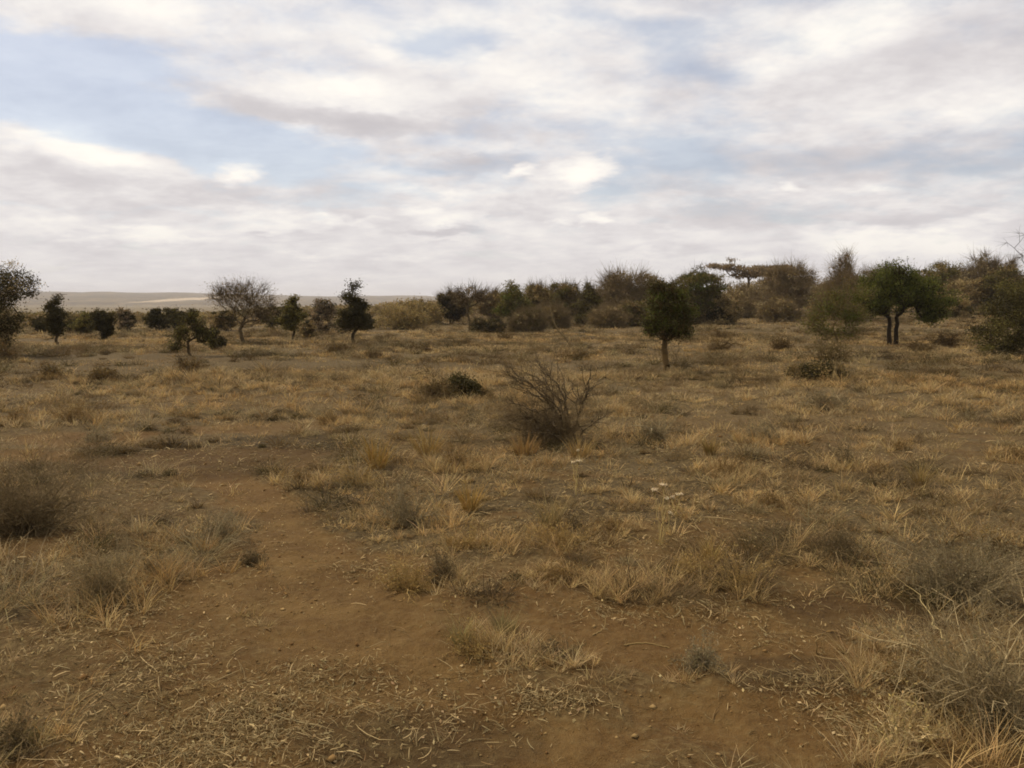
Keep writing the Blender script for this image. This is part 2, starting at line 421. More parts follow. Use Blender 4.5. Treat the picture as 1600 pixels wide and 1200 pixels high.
def build_hills():
    """the long low rise beyond the plain"""
    az = np.linspace(R(-60), R(60), 260); rr = np.linspace(0, 1, 40)
    A, T = np.meshgrid(az, rr)
    dist = 1300 + T * 2600
    px = 800 + F * np.tan(A)
    top = np.interp(px, [-600, 0, 60, 330, 460, 560, 640, 720, 900, 1300, 2400], [25, 16, 17, 15.5, 12, 11, 13, 9, 7, 11, 20])  # photo px above the horizon
    top = top + (fbm(px / 40, 0 * px, 1.0, 3, 71) - 0.5) * 3.0
    ridge = 1.6 + top * 3900 / F
    z = -9 + (ridge + 9) * sstep(T, 0.0, 1.0) ** 1.1 + (fbm(A * 60, T * 14, 1, 4, 73) - 0.5) * 9 * T * (1 - T)
    x = dist * np.sin(A); y = dist * np.cos(A)
    back_z = z[-1] - 60
    x = np.vstack([x, 4700 * np.sin(az)[None]]); y = np.vstack([y, 4700 * np.cos(az)[None]]); z = np.vstack([z, back_z[None]])
    nr, na = x.shape
    idx = np.arange(nr * na).reshape(nr, na)
    a = idx[:-1, :-1]; b = idx[:-1, 1:]; c = idx[1:, :-1]; d = idx[1:, 1:]
    f = np.concatenate([np.stack([a, b, d], -1).reshape(-1, 3), np.stack([a, d, c], -1).reshape(-1, 3)])
    m = bpy.data.materials.new('hill_grass'); m.use_nodes = True
    t = m.node_tree; t.nodes.clear(); n = N(t)
    geo = n.new('ShaderNodeNewGeometry'); pos = geo.outputs['Position']
    g1 = n.noise(pos, 0.004, 5, 0.6).outputs['Fac']; g2 = n.noise(pos, 0.035, 5, 0.7).outputs['Fac']
    col = n.mix(n.smooth(g1, 0.35, 0.65), (0.13, 0.092, 0.044, 1), (0.215, 0.155, 0.078, 1))
    col = n.mix(n.math('MULTIPLY', n.smooth(g2, 0.48, 0.55), 0.9), col, (0.055, 0.045, 0.025, 1))
    # one bare pale slope
    c0 = pix_dir(325, 478); c0 = c0 / c0[1]
    sp = n.new('ShaderNodeSeparateXYZ'); t.links.new(pos, sp.inputs[0])
    dx = n.math('DIVIDE', n.math('SUBTRACT', sp.outputs[0], float(c0[0] * 2500)), 55.0)
    dy = n.math('DIVIDE', n.math('SUBTRACT', sp.outputs[1], 2500.0), 600.0)
    q = n.math('ADD', n.math('MULTIPLY', dx, dx), n.math('MULTIPLY', dy, dy))
    q = n.math('ADD', q, n.math('MULTIPLY_ADD', g2, 2.6, -1.2))
    col = n.mix(n.smooth(q, 1.1, 0.5), col, (0.44, 0.34, 0.21, 1))
    p = n.new('ShaderNodeBsdfPrincipled'); t.links.new(col, p.inputs['Base Color']); p.inputs['Roughness'].default_value = 1.0
    p.inputs['Specular IOR Level'].default_value = 0.0
    out = n.new('ShaderNodeOutputMaterial'); t.links.new(p.outputs[0], out.inputs[0])
    buf = Buf(); buf.add(np.stack([x, y, z], -1).reshape(-1, 3), f, (1, 1, 1))
    o = buf.build('hills', m, smooth=True); o['kind'] = 'structure'
build_hills()

# ------------------------------------------------------------------ tags
def tag(o, label=None, cat=None, group=None, kind=None):
    if label: o['label'] = label
    if cat: o['category'] = cat
    if group: o['group'] = group
    if kind: o['kind'] = kind
    return o
def empty(name, loc, rz=0.0):
    o = bpy.data.objects.new(name, None); COL.objects.link(o)
    o.location = loc; o.rotation_euler = (0, 0, rz); o.empty_display_size = 0.2
    return o

# ------------------------------------------------------------------ trees
PAL = {
    'dark':   [(0.050, 0.046, 0.020), (0.075, 0.066, 0.030)],
    'olive':  [(0.145, 0.138, 0.056), (0.180, 0.165, 0.072)],
    'green':  [(0.100, 0.122, 0.034), (0.145, 0.168, 0.050)],
    'brown':  [(0.270, 0.218, 0.140), (0.330, 0.265, 0.175)],
    'grey':   [(0.350, 0.300, 0.230), (0.410, 0.355, 0.275)],
    'purple': [(0.235, 0.195, 0.175), (0.290, 0.240, 0.215)],
    'straw':  [(0.270, 0.210, 0.120), (0.320, 0.250, 0.150)],
    'pale':   [(0.250, 0.205, 0.125), (0.290, 0.240, 0.150)],
}
def skeleton(rng, H, stems, trunk_h, attract, lean=(0, 0), step=None, base_r=0.05, spread_k=2.5):
    step = step or H * 0.055
    pos = [np.array([0, 0, -0.15])]; par = [-1]
    for s in range(stems):
        a = s * 6.283 / stems + rng.uniform(-0.4, 0.4); off = np.array([math.cos(a), math.sin(a), 0]) * base_r * (s > 0 or stems > 1)
        spread = off * spread_k if stems > 1 else off * 0
        k = max(3, int(trunk_h / step)); prev = 0
        for i in range(k + 1):
            t = i / k
            p = off + spread * t + np.array([lean[0] * t * trunk_h, lean[1] * t * trunk_h, -0.06 + (trunk_h + 0.06) * t])
            if i: p[:2] += rng.normal(size=2) * step * 0.14
            pos.append(p); par.append(prev); prev = len(pos) - 1
    top = np.array([lean[0] * trunk_h, lean[1] * trunk_h, trunk_h])
    order = np.argsort(np.linalg.norm(attract - top, axis=1))
    ends = []
    P = np.zeros((len(pos) + len(attract) * 14, 3)); P[:len(pos)] = pos; n = len(pos); skeleton.n_stem = n
    for i in order:
        a = attract[i]
        d = np.linalg.norm(P[:n] - a, axis=1) + 0.9 * np.maximum(0, P[:n, 2] - a[2] + 0.1 * H) + 0.8 * np.maximum(0, trunk_h * 0.75 - P[:n, 2])
        j = int(np.argmin(d)); s = P[j].copy(); L = np.linalg.norm(a - s); m = int(min(12, max(1, round(L / step))))
        bend = rng.normal(size=3) * 0.10 * L; bend[2] += 0.07 * L
        prev = j
        for q in range(1, m + 1):
            t = q / m
            P[n] = s + (a - s) * t + bend * math.sin(math.pi * t) + (rng.normal(size=3) * step * 0.10 if q < m else 0)
            par.append(prev); prev = n; n += 1
            if n >= len(P) - 15: break
        ends.append(prev)
        if n >= len(P) - 15: break
    return P[:n], np.array(par), np.array(ends)

def in_ellipsoids(rng, ells, n, shell=2.0):
    vol = np.array([e[3] * e[4] * e[5] for e in ells]) ** 0.8; vol = vol / vol.sum()
    k = rng.choice(len(ells), n, p=vol)
    E = np.array(ells)[k]
    d = norm(rng.normal(size=(n, 3)))
    r = rng.uniform(0, 1, n) ** (1 / shell / 1.6)
    # ragged outline
    r *= 0.80 + 0.35 * rng.uniform(0, 1, n)
    return E[:, :3] + d * r[:, None] * E[:, 3:6]

def make_tree(name, seed, H, trunk_h, ells, pal, n_cl=170, per=45, leaf=0.04, sig=0.12, stems=1, tip=0.006, lean=(0, 0),
              bark=(0.060, 0.045, 0.030), twigs=3, twig_len=0.22, twig_up=0.3, thick=0.018, mixpal=None, mixfrac=0.0, base_r=0.05, flat=0.35, expo=0.42, trunk_r=0.0, spread_k=2.5, crook=0.0):
    """ells in metres (cx,cy,cz,rx,ry,rz); returns an Empty with trunk and crown"""
    rng = np.random.default_rng(seed)
    A = in_ellipsoids(rng, ells, n_cl); A = A[A[:, 2] > 0.04 * H]
    P, par, ends = skeleton(rng, H, stems, trunk_h, A, lean, base_r=base_r, spread_k=spread_k)
    ns = skeleton.n_stem
    if crook:
        w = np.sin(P[:, 2] / max(trunk_h, 0.1) * 4.0 + seed) * crook * np.minimum(1, np.maximum(0, P[:, 2]) / max(trunk_h, 0.1)); P[:, 0] += w
    n = len(P); acc = np.zeros(n); ch = np.zeros(n, int)
    for i in range(n):
        if par[i] >= 0: ch[par[i]] += 1
    acc[ch == 0] = 1
    for i in range(n - 1, -1, -1):
        if par[i] >= 0: acc[par[i]] += acc[i]
    rad = tip * np.maximum(acc, 1) ** expo
    rad[:ns] = np.maximum(rad[:ns], trunk_r * (1.15 - 0.35 * np.clip(P[:ns, 2] / max(trunk_h, 0.1), 0, 1)))
    e = np.nonzero(par >= 0)[0]
    S = np.stack([P[par[e]], P[e]], 1); Rr = np.stack([np.minimum(rad[par[e]], rad[e] * 1.35), rad[e]], 1)
    big = rad[e] > thick
    root = empty(name, (0, 0, 0))
    tb = Buf(); cb = Buf()
    bc = np.array(bark)
    colr = bc * rng.uniform(0.8, 1.2, (len(e), 1))
    if big.sum() < 3: big[:3] = True
    # stretch the segments a little so that joints close
    d = S[:, 1] - S[:, 0]; S[:, 1] += d * 0.06
    tubes(tb, S[big], Rr[big], colr[big], 7)
    tubes(cb, S[~big], Rr[~big], colr[~big] * 1.1, 3)
    # fine twigs bristling from the branch ends
    if twigs:
        src = P[np.repeat(ends, twigs)]
        cen = np.average(A, axis=0)
        out = norm(src - cen) * 0.7 + rng.normal(size=src.shape) * 0.6; out[:, 2] += twig_up
        out = norm(out); L = twig_len * rng.uniform(0.4, 1.3, len(src))[:, None]
        k = np.linspace(0, 1, 4)
        wig = rng.normal(size=(len(src), 1, 3)) * 0.18
        chn = src[:, None] + out[:, None] * L[:, None] * k[None, :, None] + wig * L[:, None] * (k[None, :, None] ** 2)
        r = np.tile(tip * 0.8 * np.array([1, 0.8, 0.55, 0.25]), (len(src), 1))
        tubes(cb, chn, r, np.tile(bc * 1.15, (len(src), 1)), 3)
    if per > 0:
        c0, c1 = PAL[pal]
        w = rng.lognormal(0, 0.75, len(ends)); cnt = np.maximum(2, (per * w / w.mean()).astype(int))
        own = np.repeat(np.arange(len(ends)), cnt)
        pts = P[ends][own] + rng.normal(size=(len(own), 3)) * sig * np.array([1, 1, 1 - flat]) * rng.uniform(0.6, 1.3, len(ends))[own][:, None]
        tint = rng.uniform(0, 1, len(ends))[own][:, None]
        c = np.array(c0) * (1 - tint) + np.array(c1) * tint
        c = c * rng.uniform(0.75, 1.25, len(ends))[own][:, None]
        if mixpal:
            m0 = np.array(PAL[mixpal][0]); hit = (rng.uniform(0, 1, len(ends)) < mixfrac)[own]
            c[hit] = m0 * rng.uniform(0.8, 1.3, (hit.sum(), 1))
        keep = pts[:, 2] > 0.02
        leaves(cb, rng, pts[keep], leaf, c[keep], 0.5, 0.2)
    tb.build('trunk', M_BARK, root, smooth=True)
    cb.build('crown', M_LEAF, root)
    return root

def put(root, px, py, rz=0.0, sc=1.0):
    p, dep = at(px, py)
    root.location = (p[0], p[1], float(terrain(p[0], p[1])) - 0.02)
    root.rotation_euler = (0, 0, rz); root.scale = (sc, sc, sc)
    return p, dep

def tree_at(name, px, py, top, x0, x1, crown_low, pal, label, cat='tree', group=None, seed=None, shape='oval', **kw):
    """a tree whose foot stands where the photo shows it; top, x0, x1, crown_low give its real size"""
    p, dep = at(px, py); s = dep / F
    H = (py - top) * s; w = (x1 - x0) * s; cl = max(0.0, (py - crown_low) * s); cx = ((x0 + x1) / 2 - px) * s
    seed = seed if seed is not None else int(px * 7 + py)
    rng = np.random.default_rng(seed + 5)
    hh = H - cl; rx = w / 2; dy = rx * 0.9; zc = cl + hh / 2
    if shape in ('oval', 'cone'):
        ells = []
        for i in range(8):      # lobes climbing the stem in turn, the outline steps in and out
            t = (i + 0.5) / 8; wd = math.sin(math.pi * min(1, 0.22 + t * 0.78)) ** 0.6 if shape == 'oval' else (1.0 - 0.72 * t)
            a = i * 2.4 + seed; k = rng.uniform(0.3, 0.6)
            ells.append((cx + math.cos(a) * rx * wd * k, math.sin(a) * dy * wd * k, cl + hh * (0.08 + 0.80 * t), rx * wd * rng.uniform(0.38, 0.62), dy * wd * 0.5, hh * rng.uniform(0.10, 0.17)))
        ells.append((cx, 0, cl + hh * 0.93, rx * 0.22, dy * 0.22, hh * 0.07))
    elif shape == 'umbrella': ells = [(cx, 0, H - hh * 0.25, rx, dy, hh * 0.25), (cx + rx * 0.4, 0, H - hh * 0.4, rx * 0.6, dy * 0.6, hh * 0.2), (cx - rx * 0.4, 0, H - hh * 0.45, rx * 0.6, dy * 0.6, hh * 0.2)]
    elif shape == 'dome': ells = [(cx, 0, hh * 0.35, rx, dy, hh * 0.62), (cx + rx * 0.4, 0, hh * 0.3, rx * 0.55, dy * 0.6, hh * 0.4)]
    elif shape == 'lumpy':
        ells = []
        for i in range(7):
            a = rng.uniform(-0.75, 0.75); b = rng.uniform(-0.6, 0.6); hgt = rng.uniform(0.40, 0.84) * (1 - 0.2 * abs(a)) if i else 0.76
            if not i: a = 0
            r = rng.uniform(0.28, 0.45)
            ells.append((cx + a * rx, b * dy, cl + hh * hgt, rx * r * 1.15, dy * r, hh * 0.26))
        ells.append((cx, 0, cl + hh * 0.35, rx * 0.8, dy * 0.8, hh * 0.33))
    elif isinstance(shape, list):
        ells = [(a * s, b * s, c * s, d * s, e * s, f * s) for a, b, c, d, e, f in shape]
    size = max(w, H)
    trunk_w = max(0.035, 0.028 * H) * (0.6 if 'bush' in name else 1)
    d = dict(trunk_r=trunk_w, crook=0.05 * H, n_cl=170, per=40, leaf=max(0.022, 0.0011 * dep), sig=size * 0.055, tip=max(0.004, 0.00022 * dep), twig_len=size * 0.09, thick=max(0.012, 0.0007 * dep), base_r=0.03 * size)
    d.update(kw)
    th = d.pop('trunk_h', max(cl * 1.1, H * 0.2))
    t = make_tree(name, seed, H, th, ells, pal, **d)
    put(t, px, py)
    tag(t, label, cat, group)
    return t

def copy_tree(o, parent=None):
    c = o.copy(); COL.objects.link(c); c.parent = parent
    for ch in o.children: copy_tree(ch, c)
    return c

# ------------------------------------------------------------------ twiggy shrubs
def twig_level(rng, par, prad, per, lo, hi, spread, up, lf, K, taper=0.55):
    """side twigs for every chain in par (N,K0,3)"""
    Nn, K0, _ = par.shape
    own = np.repeat(np.arange(Nn), per); m = len(own)
    t = rng.uniform(lo, hi, m); q = t * (K0 - 1); i = np.minimum(q.astype(int), K0 - 2); fr = (q - i)[:, None]
    s = par[own, i] * (1 - fr) + par[own, i + 1] * fr
    tan = norm(par[own, i + 1] - par[own, i])
    plen = np.linalg.norm(par[:, 1:] - par[:, :-1], axis=2).sum(1)[own]
    d = norm(tan + rng.normal(size=(m, 3)) * spread + np.array([0, 0, up]))
    L = plen * lf * rng.uniform(0.5, 1.3, m) * (1.15 - 0.6 * t)
    k = np.linspace(0, 1, K)
    wig = np.cumsum(rng.normal(size=(m, K, 3)) * 0.16 / K ** 0.5, axis=1); wig[:, 0] = 0
    ch = s[:, None] + (d[:, None] * k[None, :, None] + wig) * L[:, None, None]
    r0 = prad[own, i] * taper
    rad = r0[:, None] * (1 - 0.75 * k[None])
    return ch, rad

def make_shrub(name, seed, Rx, H, n0=34, n1=5, n2=4, rad=0.004, wood=(0.24, 0.19, 0.135), leafcol=None, nleaf=0, leaf=0.008,
               upright=0.5, wiggle=0.24, lean=(0, 0), basew=0.12, parts=('stems', 'foliage'), droop=0.0, tiltmax=82):
    rng = np.random.default_rng(seed)
    az = rng.uniform(0, 2 * np.pi, n0)
    th = np.radians(tiltmax) * rng.uniform(0, 1, n0) ** upright
    end = np.stack([np.sin(th) * np.cos(az) * Rx, np.sin(th) * np.sin(az) * Rx * 0.9, np.maximum(np.cos(th), 0.12) * H], 1) * rng.uniform(0.38, 1.15, (n0, 1))
    ph = rng.uniform(0, 6.28, 3); end *= (0.88 + 0.26 * np.sin(az * 2 + ph[0]) + 0.20 * np.sin(az * 3 + ph[1]) + 0.12 * np.sin(az * 5 + ph[2]))[:, None]
    end[:, 0] += rng.normal() * 0.14 * Rx
    end[:, 0] += lean[0] * H; end[:, 1] += lean[1] * H
    st = np.stack([rng.normal(size=n0) * Rx * basew, rng.normal(size=n0) * Rx * basew, np.full(n0, -0.02)], 1)
    K = 7; k = np.linspace(0, 1, K)[None, :, None]
    mid_lift = np.array([0, 0, 1.0]) * (np.linalg.norm(end[:, :2] - st[:, :2], axis=1) * 0.22)[:, None]
    size = np.linalg.norm(end - st, axis=1)
    wg = np.cumsum(rng.normal(size=(n0, K, 3)) * wiggle / K ** 0.5, axis=1); wg[:, 0] = 0
    ch0 = st[:, None] * (1 - k) + end[:, None] * k + mid_lift[:, None] * np.sin(np.pi * k) * (1 - droop) + wg * size[:, None, None] * 0.45
    ch0[:, 1:, 2] = np.maximum(ch0[:, 1:, 2], 0.01)
    r0 = rad * rng.lognormal(0.05, 0.42, n0)[:, None] * (1 - 0.7 * k[:, :, 0])
    ch1, r1 = twig_level(rng, ch0, r0, n1, 0.2, 1.0, 0.55, 0.22, 0.42, 5)
    ch2, r2 = twig_level(rng, ch1, r1, n2, 0.2, 1.0, 0.6, 0.15, 0.5, 4, 0.7)
    for c in (ch1, ch2): c[..., 2] = np.maximum(c[..., 2], 0.004)
    W = np.array(wood)
    sb = Buf()
    tubes(sb, ch0, r0, W * rng.uniform(0.6, 1.15, (n0, 1)), 4)
    tubes(sb, ch1, r1, W * rng.uniform(0.6, 1.25, (len(ch1), 1)), 3)
    fb = Buf()
    tubes(fb, ch2, np.maximum(r2, rad * 0.16), W * rng.uniform(0.6, 1.35, (len(ch2), 1)), 3)
    if nleaf:
        own = rng.integers(0, len(ch2), nleaf); kk = rng.integers(1, 4, nleaf)
        pos = ch2[own, kk] + rng.normal(size=(nleaf, 3)) * leaf * 1.2
        c = np.array(leafcol) if leafcol is not None else W
        leaves(fb, rng, pos, leaf, np.tile(c, (nleaf, 1)) * rng.uniform(0.6, 1.3, (nleaf, 1)), 0.35)
    root = empty(name, (0, 0, 0))
    sb.build(parts[0], M_TWIG, root)
    fb.build(parts[1], M_LEAF if nleaf else M_TWIG, root)
    return root

SHRUBS = []
def shrub_at(name, px, py, w, h, label, group='dry shrubs scattered over the grassland', cat='shrub', seed=None, **kw):
    p, dep = at(px, py); s = dep / F
    kw.setdefault('rad', max(0.0022, 0.00045 * dep))
    t = make_shrub(name, seed if seed is not None else int(px * 13 + py * 3), w * s / 2, h * s, **kw)
    put(t, px, py); tag(t, label, cat, group)
    SHRUBS.append((p[0], p[1], w * s / 2, h * s, dep))
    return t

def tussock(buf, rng, cx, cy, rad, H, n, col, width, K=4, zoff=0.0, splay=0.9, var=0.25):
    """one tuft of curved blades"""
    grass_blades(buf, rng, np.full(n, cx), np.full(n, cy), np.full(n, rad), np.full(n, H), np.tile(col, (n, 1)), np.full(n, width), K, splay, var)

def grass_blades(buf, rng, cx, cy, rad, H, col, width, K=4, splay=0.9, var=0.25, zfun=surf):
    n = len(cx)
    a = rng.uniform(0, 2 * np.pi, n); q = np.sqrt(rng.uniform(0, 1, n))
    x = cx + np.cos(a) * q * rad; y = cy + np.sin(a) * q * rad
    z = zfun(x, y) - 0.004 if zfun is not None else np.zeros(n) - 0.01
    h = H * rng.uniform(0.35, 1.15, n)
    la = a + rng.normal(size=n) * 0.9
    tilt = np.abs(rng.normal(size=n)) * 0.35 * splay + q * 0.45 * splay
    dirv = np.stack([np.cos(la) * np.sin(tilt), np.sin(la) * np.sin(tilt), np.cos(tilt)], 1)
    bend = rng.uniform(0.1, 0.8, n) * splay
    side = norm(np.stack([-np.sin(la) + rng.normal(size=n) * 0.6, np.cos(la) + rng.normal(size=n) * 0.6, rng.normal(size=n) * 0.2], 1))
    k = np.linspace(0, 1, K)
    root = np.stack([x, y, z], 1)
    c = root[:, None] + dirv[:, None] * h[:, None, None] * k[None, :, None]
    out = np.stack([np.cos(la), np.sin(la), -0.35 * np.ones(n)], 1)
    c = c + out[:, None] * (h * bend)[:, None, None] * (k[None, :, None] ** 2) * 0.8
    c[..., 2] = np.maximum(c[..., 2], z[:, None] + 0.004)
    wv = width * rng.uniform(0.6, 1.4, n)
    wk = np.array([0.9, 1.0, 0.7, 0.4, 0.2])[:K - 1] if K > 2 else np.array([1.0])
    L = c[:, :-1] - side[:, None] * (wv[:, None] * wk[None])[..., None] * 0.5
    Rr = c[:, :-1] + side[:, None] * (wv[:, None] * wk[None])[..., None] * 0.5
    tip = c[:, -1:]
    V = np.concatenate([np.stack([L, Rr], 2).reshape(n, -1, 3), tip], 1)
    m = V.shape[1]; base = np.arange(n)[:, None] * m
    fs = []
    for j in range(K - 2):
        fs.append(base + np.array([2 * j, 2 * j + 1, 2 * j + 3])); fs.append(base + np.array([2 * j, 2 * j + 3, 2 * j + 2]))
    fs.append(base + np.array([2 * (K - 2), 2 * (K - 2) + 1, 2 * (K - 1)]))
    cc = np.clip(col * rng.uniform(1 - var, 1 + var, (n, 1)) * rng.uniform(0.94, 1.06, (n, 3)), 0.01, 1)
    buf.add(V.reshape(-1, 3), np.concatenate(fs), np.repeat(cc, m, axis=0))

#=====OBJECTS=====
G_TREES = 'trees standing apart in the grassland'
G_THICK = 'trees and bushes of the thicket'
# ---- trees that stand apart
tree_at('acacia_tree', -12, 556, 403, -95, 62, 530, 'dark', 'dark dense tree with a grey feathery top, cut by the photo edge', group=G_TREES,
        shape=[(-8, 0, 62, 44, 40, 46), (-60, 0, 75, 34, 36, 45), (12, 0, 108, 46, 40, 34), (40, 0, 112, 26, 26, 24), (-10, 0, 32, 48, 36, 26), (20, 0, 60, 26, 26, 30)],
        n_cl=420, per=80, mixpal='grey', mixfrac=0.22, twigs=4, twig_len=0.28)
tree_at('evergreen_tree', 90, 541, 459, 72, 106, 526, 'dark', 'small dark spindle-shaped tree on a thin trunk, beside the feathery tree', group=G_TREES, n_cl=120, per=60, twig_len=0.16)
tree_at('evergreen_tree', 296, 557, 481, 264, 336, 546, 'dark', 'small dark tree with drooping side boughs and slim forked trunk', group=G_TREES,
        shape=[(6, 0, 60, 11, 12, 13), (8, 0, 46, 13, 12, 14), (-14, 0, 36, 11, 12, 12), (-20, 0, 20, 8, 9, 12), (20, 0, 34, 13, 12, 9), (32, 0, 24, 9, 9, 8)], n_cl=130, per=42, twig_len=0.2, trunk_h=0.55, mixpal='olive', mixfrac=0.3)
tree_at('bare_tree', 379, 536, 439, 335, 432, 500, 'purple', 'leafless grey umbrella-shaped tree with fine spreading twigs', group=G_TREES,
        shape=[(4, 0, 78, 46, 38, 16), (-14, 0, 70, 26, 26, 20), (28, 0, 62, 24, 24, 24), (8, 0, 50, 26, 26, 22)], n_cl=330, per=14, twigs=7, twig_len=0.42, twig_up=0.5, bark=(0.105, 0.082, 0.062), tip=0.0055, leaf=0.028, sig=0.3)
tree_at('evergreen_tree', 458, 531, 465, 436, 480, 515, 'olive', 'round olive green tree on a short trunk beside the leafless umbrella tree', group=G_TREES,
        n_cl=130, per=80, mixpal='dark', mixfrac=0.3, twig_len=0.12)
tree_at('evergreen_tree', 553, 537, 441, 524, 580, 517, 'dark', 'dark cone-shaped tree with ragged tip and bent slim trunk', group=G_TREES, shape='cone', n_cl=170, per=60, twig_len=0.2, sig=0.16)
tree_at('bare_tree', 733, 518, 449, 704, 762, 490, 'purple', 'thin leafless tree with straggling twigs before the dark thicket', group=G_TREES,
        shape='umbrella', n_cl=130, per=7, twigs=6, twig_len=0.6, twig_up=0.5, bark=(0.10, 0.08, 0.06))
tree_at('evergreen_tree', 797, 513, 438, 768, 832, 500, 'olive', 'olive green tree with tufted upright top at the start of the thicket', group=G_TREES, shape='lumpy', n_cl=170, per=50, mixpal='green', mixfrac=0.3, twig_len=0.4)
tree_at('evergreen_tree', 1040, 583, 436, 1005, 1078, 524, 'dark', 'dark green upright tree with thick crooked pale-streaked trunk', group=G_TREES,
        shape=[(0, 0, 95, 34, 31, 42), (6, 0, 122, 28, 26, 25), (-16, 0, 82, 22, 22, 28), (20, 0, 74, 18, 18, 20), (-27, 0, 66, 9, 10, 12), (32, 0, 92, 9, 10, 14), (-10, 0, 138, 9, 9, 10), (30, 0, 62, 8, 8, 8)], n_cl=260, per=90, twig_len=0.13, bark=(0.14, 0.10, 0.06), base_r=0.07, tip=0.006,
        mixpal='green', mixfrac=0.4, trunk_h=1.0, sig=0.10, leaf=0.022, trunk_r=0.075, crook=0.07)
tree_at('evergreen_tree', 1394, 540, 403, 1338, 1482, 510, 'green', 'broad bright green tree with two dark trunks side by side', group=G_TREES, stems=2,
        shape=[(-6, 0, 104, 26, 26, 28), (-32, 0, 88, 24, 28, 28), (30, 0, 84, 34, 32, 28), (58, 0, 66, 28, 26, 24), (-30, 0, 62, 26, 26, 18), (10, 0, 118, 20, 20, 16), (60, 0, 48, 24, 22, 14), (5, 0, 72, 40, 34, 24)],
        n_cl=420, per=70, twig_len=0.22, bark=(0.030, 0.022, 0.016), base_r=0.13, spread_k=0.12, trunk_r=0.085, crook=0.03, mixpal='dark', mixfrac=0.2, trunk_h=1.15, tip=0.0085, sig=0.16)
tree_at('thorn_bush', 1600, 556, 418, 1532, 1690, 548, 'dark', 'big dark bush reaching the ground, cut by the photo edge beneath the bare twigs', 'bush', G_TREES, shape='dome', n_cl=420, per=150,
        mixpal='olive', mixfrac=0.35, trunk_h=0.25, stems=4, twig_len=0.25)
tree_at('bare_tree', 1606, 520, 342, 1568, 1660, 430, 'grey', 'tall leafless tree whose bare twigs rise above the dark edge bush', group=G_TREES,
        shape=[(2, 0, 140, 36, 24, 36), (30, 0, 110, 30, 24, 30)], n_cl=46, per=0, twigs=6, twig_len=0.55, bark=(0.055, 0.045, 0.038), tip=0.009)
tree_at('acacia_tree', 1306, 560, 440, 1262, 1352, 512, 'olive', 'thin pale-stemmed tree with wispy olive crown beside the two-trunked tree', group=G_TREES,
        shape=[(-20, 0, 92, 18, 22, 15), (4, 0, 104, 14, 18, 12), (28, 0, 98, 13, 18, 12), (-30, 0, 62, 14, 20, 18), (-4, 0, 74, 18, 20, 12), (26, 0, 68, 17, 20, 14), (-14, 0, 44, 20, 20, 10), (18, 0, 44, 18, 18, 10)], n_cl=150, per=40, twigs=7, twig_len=0.45, bark=(0.19, 0.155, 0.115), mixpal='green', mixfrac=0.45, sig=0.17, trunk_r=0.02)
shrub_at('dry_shrub', 1296, 566, 80, 36, 'brown scrub hiding the foot of the thin pale-stemmed tree', n0=80, n1=6, n2=5, wood=(0.20, 0.155, 0.10), nleaf=2600, leaf=0.024, leafcol=(0.16, 0.13, 0.07), upright=0.5)
# ---- small dark bushes along the open side
for (px, py, top, x0, x1, pal, kind, label) in [
    (64, 521, 496, 52, 78, 'dark', 'bush', 'low dark bush between the feathery tree and the spindle-shaped tree'),
    (112, 519, 497, 104, 122, 'olive', 'bush', 'small dim bush at the foot of the spindle-shaped tree, on its open side'),
    (131, 524, 487, 116, 148, 'olive', 'bush', 'olive bush with an uneven top next to the stump-footed bush'),
    (198, 519, 480, 184, 212, 'purple', 'bush', 'grey-brown domed bush rising to a blunt point'),
    (247, 517, 481, 229, 268, 'dark', 'bush', 'dark bush with notched top midway between domed bush and drooping tree'),
    (274, 514, 479, 262, 288, 'olive', 'bush', 'square-topped olive bush just behind the drooping tree'),
    (341, 548, 510, 325, 352, 'dark', 'bush', 'small dark bush beside the drooping tree, nearer than the umbrella tree'),
    (505, 521, 462, 482, 530, 'purple', 'bush', 'dark purple-brown bush mass between olive tree and cone-shaped tree'),
    (486, 529, 500, 470, 492, 'brown', 'bush', 'low brown bush at the side of the round olive tree'),
    (566, 519, 478, 556, 582, 'dark', 'bush', 'dark bush hugging the back of the cone-shaped tree'),
    (424, 514, 478, 410, 440, 'olive', 'bush', 'mossy-coloured bush between umbrella tree and round olive tree'),
    (357, 517, 486, 330, 372, 'brown', 'bush', 'wide brown bush behind the trunk of the umbrella tree'),
]:
    tree_at('thorn_bush', px, py, top, x0, x1, py, pal, label, 'bush', 'small bushes along the open grassland', shape='lumpy' if x1 - x0 > 25 else 'dome', n_cl=110, per=55, stems=3, trunk_h=0.2,
            mixpal='dark', mixfrac=0.3, twig_len=0.3)
tree_at('thorn_bush', 163, 533, 480, 146, 184, 520, 'dark', 'dark twin-topped bush on a thick stump-like foot', 'bush', 'small bushes along the open grassland',
        shape=[(-7, 0, 40, 9, 9, 12), (8, 0, 36, 11, 10, 12), (0, 0, 24, 18, 16, 14), (0, 0, 10, 9, 9, 10)], n_cl=140, per=60, stems=3, trunk_h=0.3, twig_len=0.15)
for (px, py, top, x0, x1, pal, label) in [
    (628, 515, 474, 582, 668, 'pale', 'pale straw-coloured domed bush, nearer of the two by the cone-shaped tree'),
    (652, 507, 466, 612, 696, 'pale', 'pale grey domed bush partly behind the straw-coloured dome'),
]:
    tree_at('dry_bush', px, py, top, x0, x1, py, pal, label, 'bush', 'pale domed bushes', shape='dome', n_cl=200, per=50, stems=5, trunk_h=0.15, bark=(0.19, 0.155, 0.11), twigs=5, twig_len=0.3, mixpal='brown', mixfrac=0.25)
